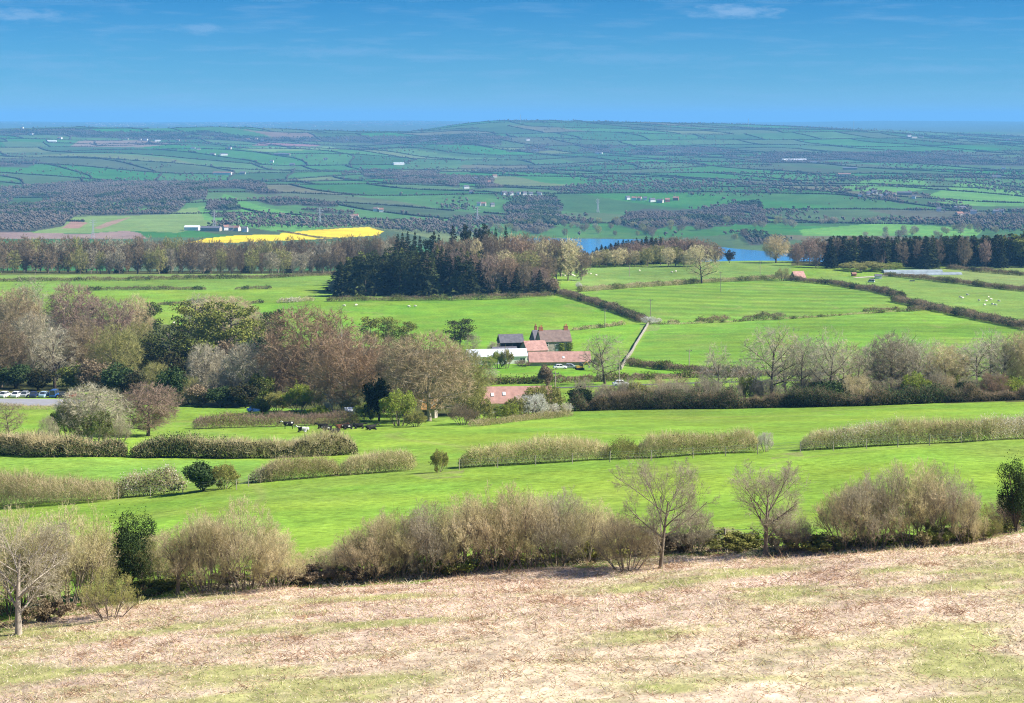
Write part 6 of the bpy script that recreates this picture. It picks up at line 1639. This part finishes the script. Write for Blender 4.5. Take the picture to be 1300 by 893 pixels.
# belts and single trees: thick along the streams of the valley floor, thin on the pastures
n = 120000
y = np.exp(rng.uniform(math.log(3080), math.log(11000), n)); px = rng.uniform(-40, 1340, n); x = (px - 650) / F * y; z = height(x, y); _, py = toPx(x, y, z)
d = fbm(x / 260 + 3, y / 420 + 5, 65, 3)
dens = np.clip((d - .515) * 14, 0, 1) * np.interp(py, [160, 200, 225, 245, 285, 300], [.55, .45, .5, .9, 1, .6]) * np.interp(px, [0, 420, 560, 1300], [.35, .45, .72, .68])
m = (rng.uniform(0, 1, n) < dens * np.interp(y, [3000, 4500, 11000], [1, .7, .35])) & (z > -193.3) & ~blocked(px, py, x, y) & ~in_poly(px, py, FAR_PATCH[-3][0]) & ~in_poly(px, py, FAR_PATCH[2][0])
x, y = x[m], y[m]; g = Geo(); ev = rng.uniform(0, 1, len(x)) > .86
far_trees(g, x[~ev], y[~ev], rng, 1.0, 1, 6); far_trees(g, x[ev], y[ev], rng, 1.0, 2, 6)
me, b = offset_mesh(g, 'distant_trees', FM); tag(link('distant_trees', me, loc=tuple(b)), 'belts and clumps of bare trees over the far valley', 'trees', kind='stuff'); print('belts', len(x))
# trees along the lake shore and in the meadows nearest to us stand singly
n = 3000
y = rng.uniform(2950, 3650, n); px = rng.uniform(560, 1320, n); x = (px - 650) / F * y; z = height(x, y); _, py = toPx(x, y, z)
m = (z > -193.9) & ((fbm(x / 120, y / 160, 75, 2) > .56) | (z < -190.5)) & (py > 283); q = np.nonzero(m)[0][:110]
for a in q:
    v = Vector((x[a], y[a], z[a])); h_ = rng.uniform(8, 14)
    PR['f_tree%d' % (a % 4)].put('broadleaf_tree', v, h_, h_ * rng.uniform(.8, 1.2), 'blue-grey bare tree in the meadows beyond the lake', 'tree', 'trees beyond the lake', [('tw_grey', 'tw_brown', 'tw_olive')[a % 3]])

# far houses
def far_house(px, py, wpx, wall, roof, label, group=None, hpx=None, name='house', rz=None):
    v = ground(px, py + .6, 2400)
    w = max(8.5, px_size(v, wpx * 1.15)); d = min(w, 9.) if w < 22 else 14.; e = 5.2 if w < 22 else 5.0; ri = 3.0 if w < 22 else 2.6
    rh = random.Random(int(px * 7 + py)); o = empty(name, v, R(rh.uniform(-25, 25) if rz is None else rz)); tag(o, label, 'house' if w < 22 else 'barn', group)
    m = MB(); m.prism([(-d / 2, -2), (d / 2, -2), (d / 2, e), (0, e + ri), (-d / 2, e)], -w / 2, w / 2); m.build('wall', M[wall], o)
    r = MB(); sl = ri / (d / 2)
    for s in (-1, 1): r.prism([(0, e + ri + .05), (s * (d / 2 + .4), e - .4 * sl + .05), (s * (d / 2 + .4), e - .4 * sl + .35), (0, e + ri + .4)], -w / 2 - .3, w / 2 + .3)
    ro = r.build('roof', M[roof], o)
    if w < 22:
        c = MB(); c.box(w * .3 - .5, w * .3 + .5, -.5, .5, e + ri - .6, e + ri + 1.5); c.build('chimney', M['brick'], ro)
W_, S_ = 'render_white', 'stone_pale'
def hamlet(lab, grp, lst):
    for px, py, w, wl, rf in lst: far_house(px, py, w, wl, rf, lab, grp)
far_house(66, 180, 10, W_, 'sheet_white', 'long white barn on the high ground at the far left')
far_house(283, 221, 24, W_, 'far_tile', 'large white barn with red end high on the left slope')
far_house(506, 209, 12, W_, 'sheet_white', 'big pale barn alone in the upper middle of the far slope')
far_house(1008, 204, 28, W_, 'sheet_white', 'longest white barn below the ridge at the right')
far_house(244, 292, 16, W_, 'sheet_white', 'long white shed behind the yellow field')
far_house(268, 293, 22, 'stone', 'slate', 'long grey shed behind the yellow field')
far_house(358, 197, 18, 'stone', 'slate', 'grey barns below the left skyline')
far_house(1148, 247, 16, 'stone', 'slate', 'long grey roof in the white village')
far_house(1218, 266, 14, 'stone', 'slate', 'long grey barn at the lower right of the far slope')
far_house(1079, 215, 16, 'grey_board', 'slate', 'grey sheds right of the longest white barn')
far_house(1072, 223, 14, S_, 'far_tile', 'red roofed farm below the grey sheds on the right slope')
hamlet('pale house among trees on the high ground at the far left', 'houses on the far left high ground', [(28,163,3,W_,'slate'),(40,171,4,W_,'slate'),(76,176,5,W_,'far_tile'),(161,177,3,S_,'tile_brown'),(178,178,3,S_,'slate'),(185,178,5,W_,'slate'),(200,179,6,W_,'slate'),(226,179,4,S_,'tile_brown'),(245,189,5,W_,'slate'),(252,190,4,S_,'slate'),(315,178,4,W_,'far_tile'),(325,177,4,S_,'far_tile'),(333,179,4,W_,'slate'),(291,189,5,S_,'slate'),(284,197,8,W_,'slate'),(270,197,6,S_,'slate')])
hamlet('white cottage standing alone on the left middle slope', 'lonely cottages on the left slope', [(345,206,4,W_,'slate'),(371,210,6,S_,'slate'),(413,203,4,W_,'slate'),(308,221,6,S_,'slate'),(441,177,3,W_,'slate'),(552,178,3,W_,'slate')])
hamlet('red and white house in the hamlet behind the yellow field', 'hamlet behind the yellow field', [(287,292,5,W_,'far_tile'),(294,293,5,S_,'tile_brown'),(301,293,6,S_,'far_tile'),(311,294,5,W_,'slate')])
hamlet('white house near the pylon in the middle of the far slope', 'houses near the middle pylon', [(477,268,5,W_,'tile_brown'),(484,269,4,W_,'far_tile'),(446,278,6,S_,'tile_brown'),(452,277,4,S_,'far_tile')])
hamlet('house of the hillside village left of the row of white houses', 'hillside village', [(592,239,6,W_,'slate'),(616,228,4,W_,'slate'),(628,225,5,S_,'far_tile'),(621,233,4,S_,'far_tile'),(598,246,4,W_,'slate'),(608,261,4,W_,'slate'),(614,261,5,S_,'far_tile'),(625,262,4,S_,'slate'),(639,247,3,W_,'slate'),(604,228,3,S_,'slate')])
hamlet('white gabled house in the long row on the middle slope', 'row of white houses', [(641,247,3,W_,'slate'),(649,247.5,4,W_,'slate'),(658,247.5,4,W_,'slate'),(666,247.5,4,W_,'slate'),(674,248,4,W_,'slate'),(685,248,5,W_,'slate')])
hamlet('house of the village right of the lake view', 'village above the lake', [(797,253,4,W_,'slate'),(805,254,5,W_,'far_tile'),(812,254,4,S_,'far_tile'),(819,254,4,W_,'slate'),(828,256,6,W_,'slate'),(838,257,7,S_,'slate'),(847,256,5,'brick','far_tile'),(858,254,6,'brick','far_tile')])
hamlet('small pale farm high on the ridge', 'farms high on the ridge', [(760,195,8,W_,'slate'),(670,178,4,W_,'slate'),(1154,173,5,W_,'slate'),(1160,175,7,S_,'slate'),(1169,175,5,W_,'slate'),(1280,178,4,W_,'slate'),(1033,207,8,W_,'slate'),(680,192,5,S_,'slate')])
hamlet('white house in the village at the right of the far slope', 'white village at the right', [(1110,246,6,W_,'slate'),(1102,247,4,W_,'slate'),(1127,249,5,W_,'slate'),(1135,249,4,S_,'tile_brown'),(1092,250,4,W_,'slate'),(1118,251,4,S_,'slate'),(1160,252,4,W_,'slate')])
hamlet('pale house in the meadows at the lower right of the far slope', 'houses at the lower right', [(1236,271,7,W_,'slate'),(1228,275,6,S_,'tile_brown'),(1218,274,8,S_,'far_tile'),(1271,270,6,W_,'slate'),(1264,271,6,S_,'slate'),(1274,215,4,W_,'slate'),(1265,226,10,W_,'slate'),(1192,268,5,W_,'slate')])
# the distant city: pale specks beyond the plateau
m_ = MB(); rc = random.Random(8)
for k in range(300):
    px = rc.choice([rc.gauss(160, 40), rc.gauss(300, 30), rc.gauss(500, 60), rc.uniform(0, 620)]); Y = rc.uniform(17000, 25000)
    v = at(px, Y); w_ = rc.uniform(8, 36); h_ = rc.uniform(3, 9); 
    m_.box(v.x - w_, v.x + w_, v.y - 10, v.y + 10, v.z - 6, v.z + h_)
o = link('distant_city', m_.mesh('distant_city', M['stone_pale'], fix=False)); tag(o, 'pale specks of a distant city on the left horizon', 'city', kind='stuff')
# ------------------------------------------------------------------ dead bracken and grass on the near hillside
rng = np.random.default_rng(88)
def near_points(n, x0, x1, y0, y1):
    x = rng.uniform(x0, x1, n); y = rng.uniform(y0, y1, n); z = height(x, y); px, py = toPx(x, y, z)
    hl = np.interp(px, [p[0] for p in HEDGE_LINE], [p[1] for p in HEDGE_LINE])
    return x, y, z, py - hl
def carpet(name, label, cat, n, mats, keep, L, w, flat, bend=.3):
    x, y, z, e = near_points(n, -48, 48, 72, 140)
    br = fbm(x / 7, y / 3.0, 71, 4) + .10 * (fbm(x / .9, y / .9, 73, 2) - .5) * 2
    m = keep(e, br, x, y); x, y, z, br = x[m], y[m], z[m], br[m]
    k = len(x); g = Geo()
    tu = .45 + 1.1 * fbm(x / 1.3, y / 1.3, 83, 2)
    D = unit(np.stack([rng.normal(0, flat, k), rng.normal(0, flat, k), np.abs(rng.normal(.22, .22, k)) + .04], 1))
    mi = rng.integers(0, len(mats), k)
    if 'bracken_dark' in mats:
        cl_ = fbm(x / 1.6, y / 1.1, 47, 3) + rng.normal(0, .05, k); mi = np.where(cl_ > .64, 3, rng.integers(0, 3, k)); tu = tu * np.where(cl_ > .64, 1.3, 1)
    for q in range(len(mats)):
        s = mi == q
        g.twigs(np.stack([x, y, z - .02], 1)[s], D[s], (L * tu * rng.uniform(.5, 1.3, k))[s], np.full(s.sum(), w), rng, mi=q, bend=bend)
    o = link(name, g.mesh(name, [M[a] for a in mats])); tag(o, label, cat, kind='stuff'); print(name, k)
carpet('dead_bracken', 'flattened pale brown bracken covering the near slope', 'bracken', 520000, ['bracken', 'bracken_pale', 'dry_grass', 'bracken_dark'],
       lambda e, br, x, y: (e > -6) & (rng.uniform(0, 1, len(e)) < np.clip((br - .26) * 4.5, .04, 1) * np.clip(1.15 - (e - 60) / 160, .3, 1)), .36, .034, 1.0)
carpet('rough_grass', 'rough green and straw grass between the bracken', 'grass', 330000, ['dry_grass', 'green_grass', 'dry_grass', 'bracken_pale'],
       lambda e, br, x, y: (e > -10) & (rng.uniform(0, 1, len(e)) < np.clip((.55 - br) * 4.5, .05, 1)), .22, .026, .6)
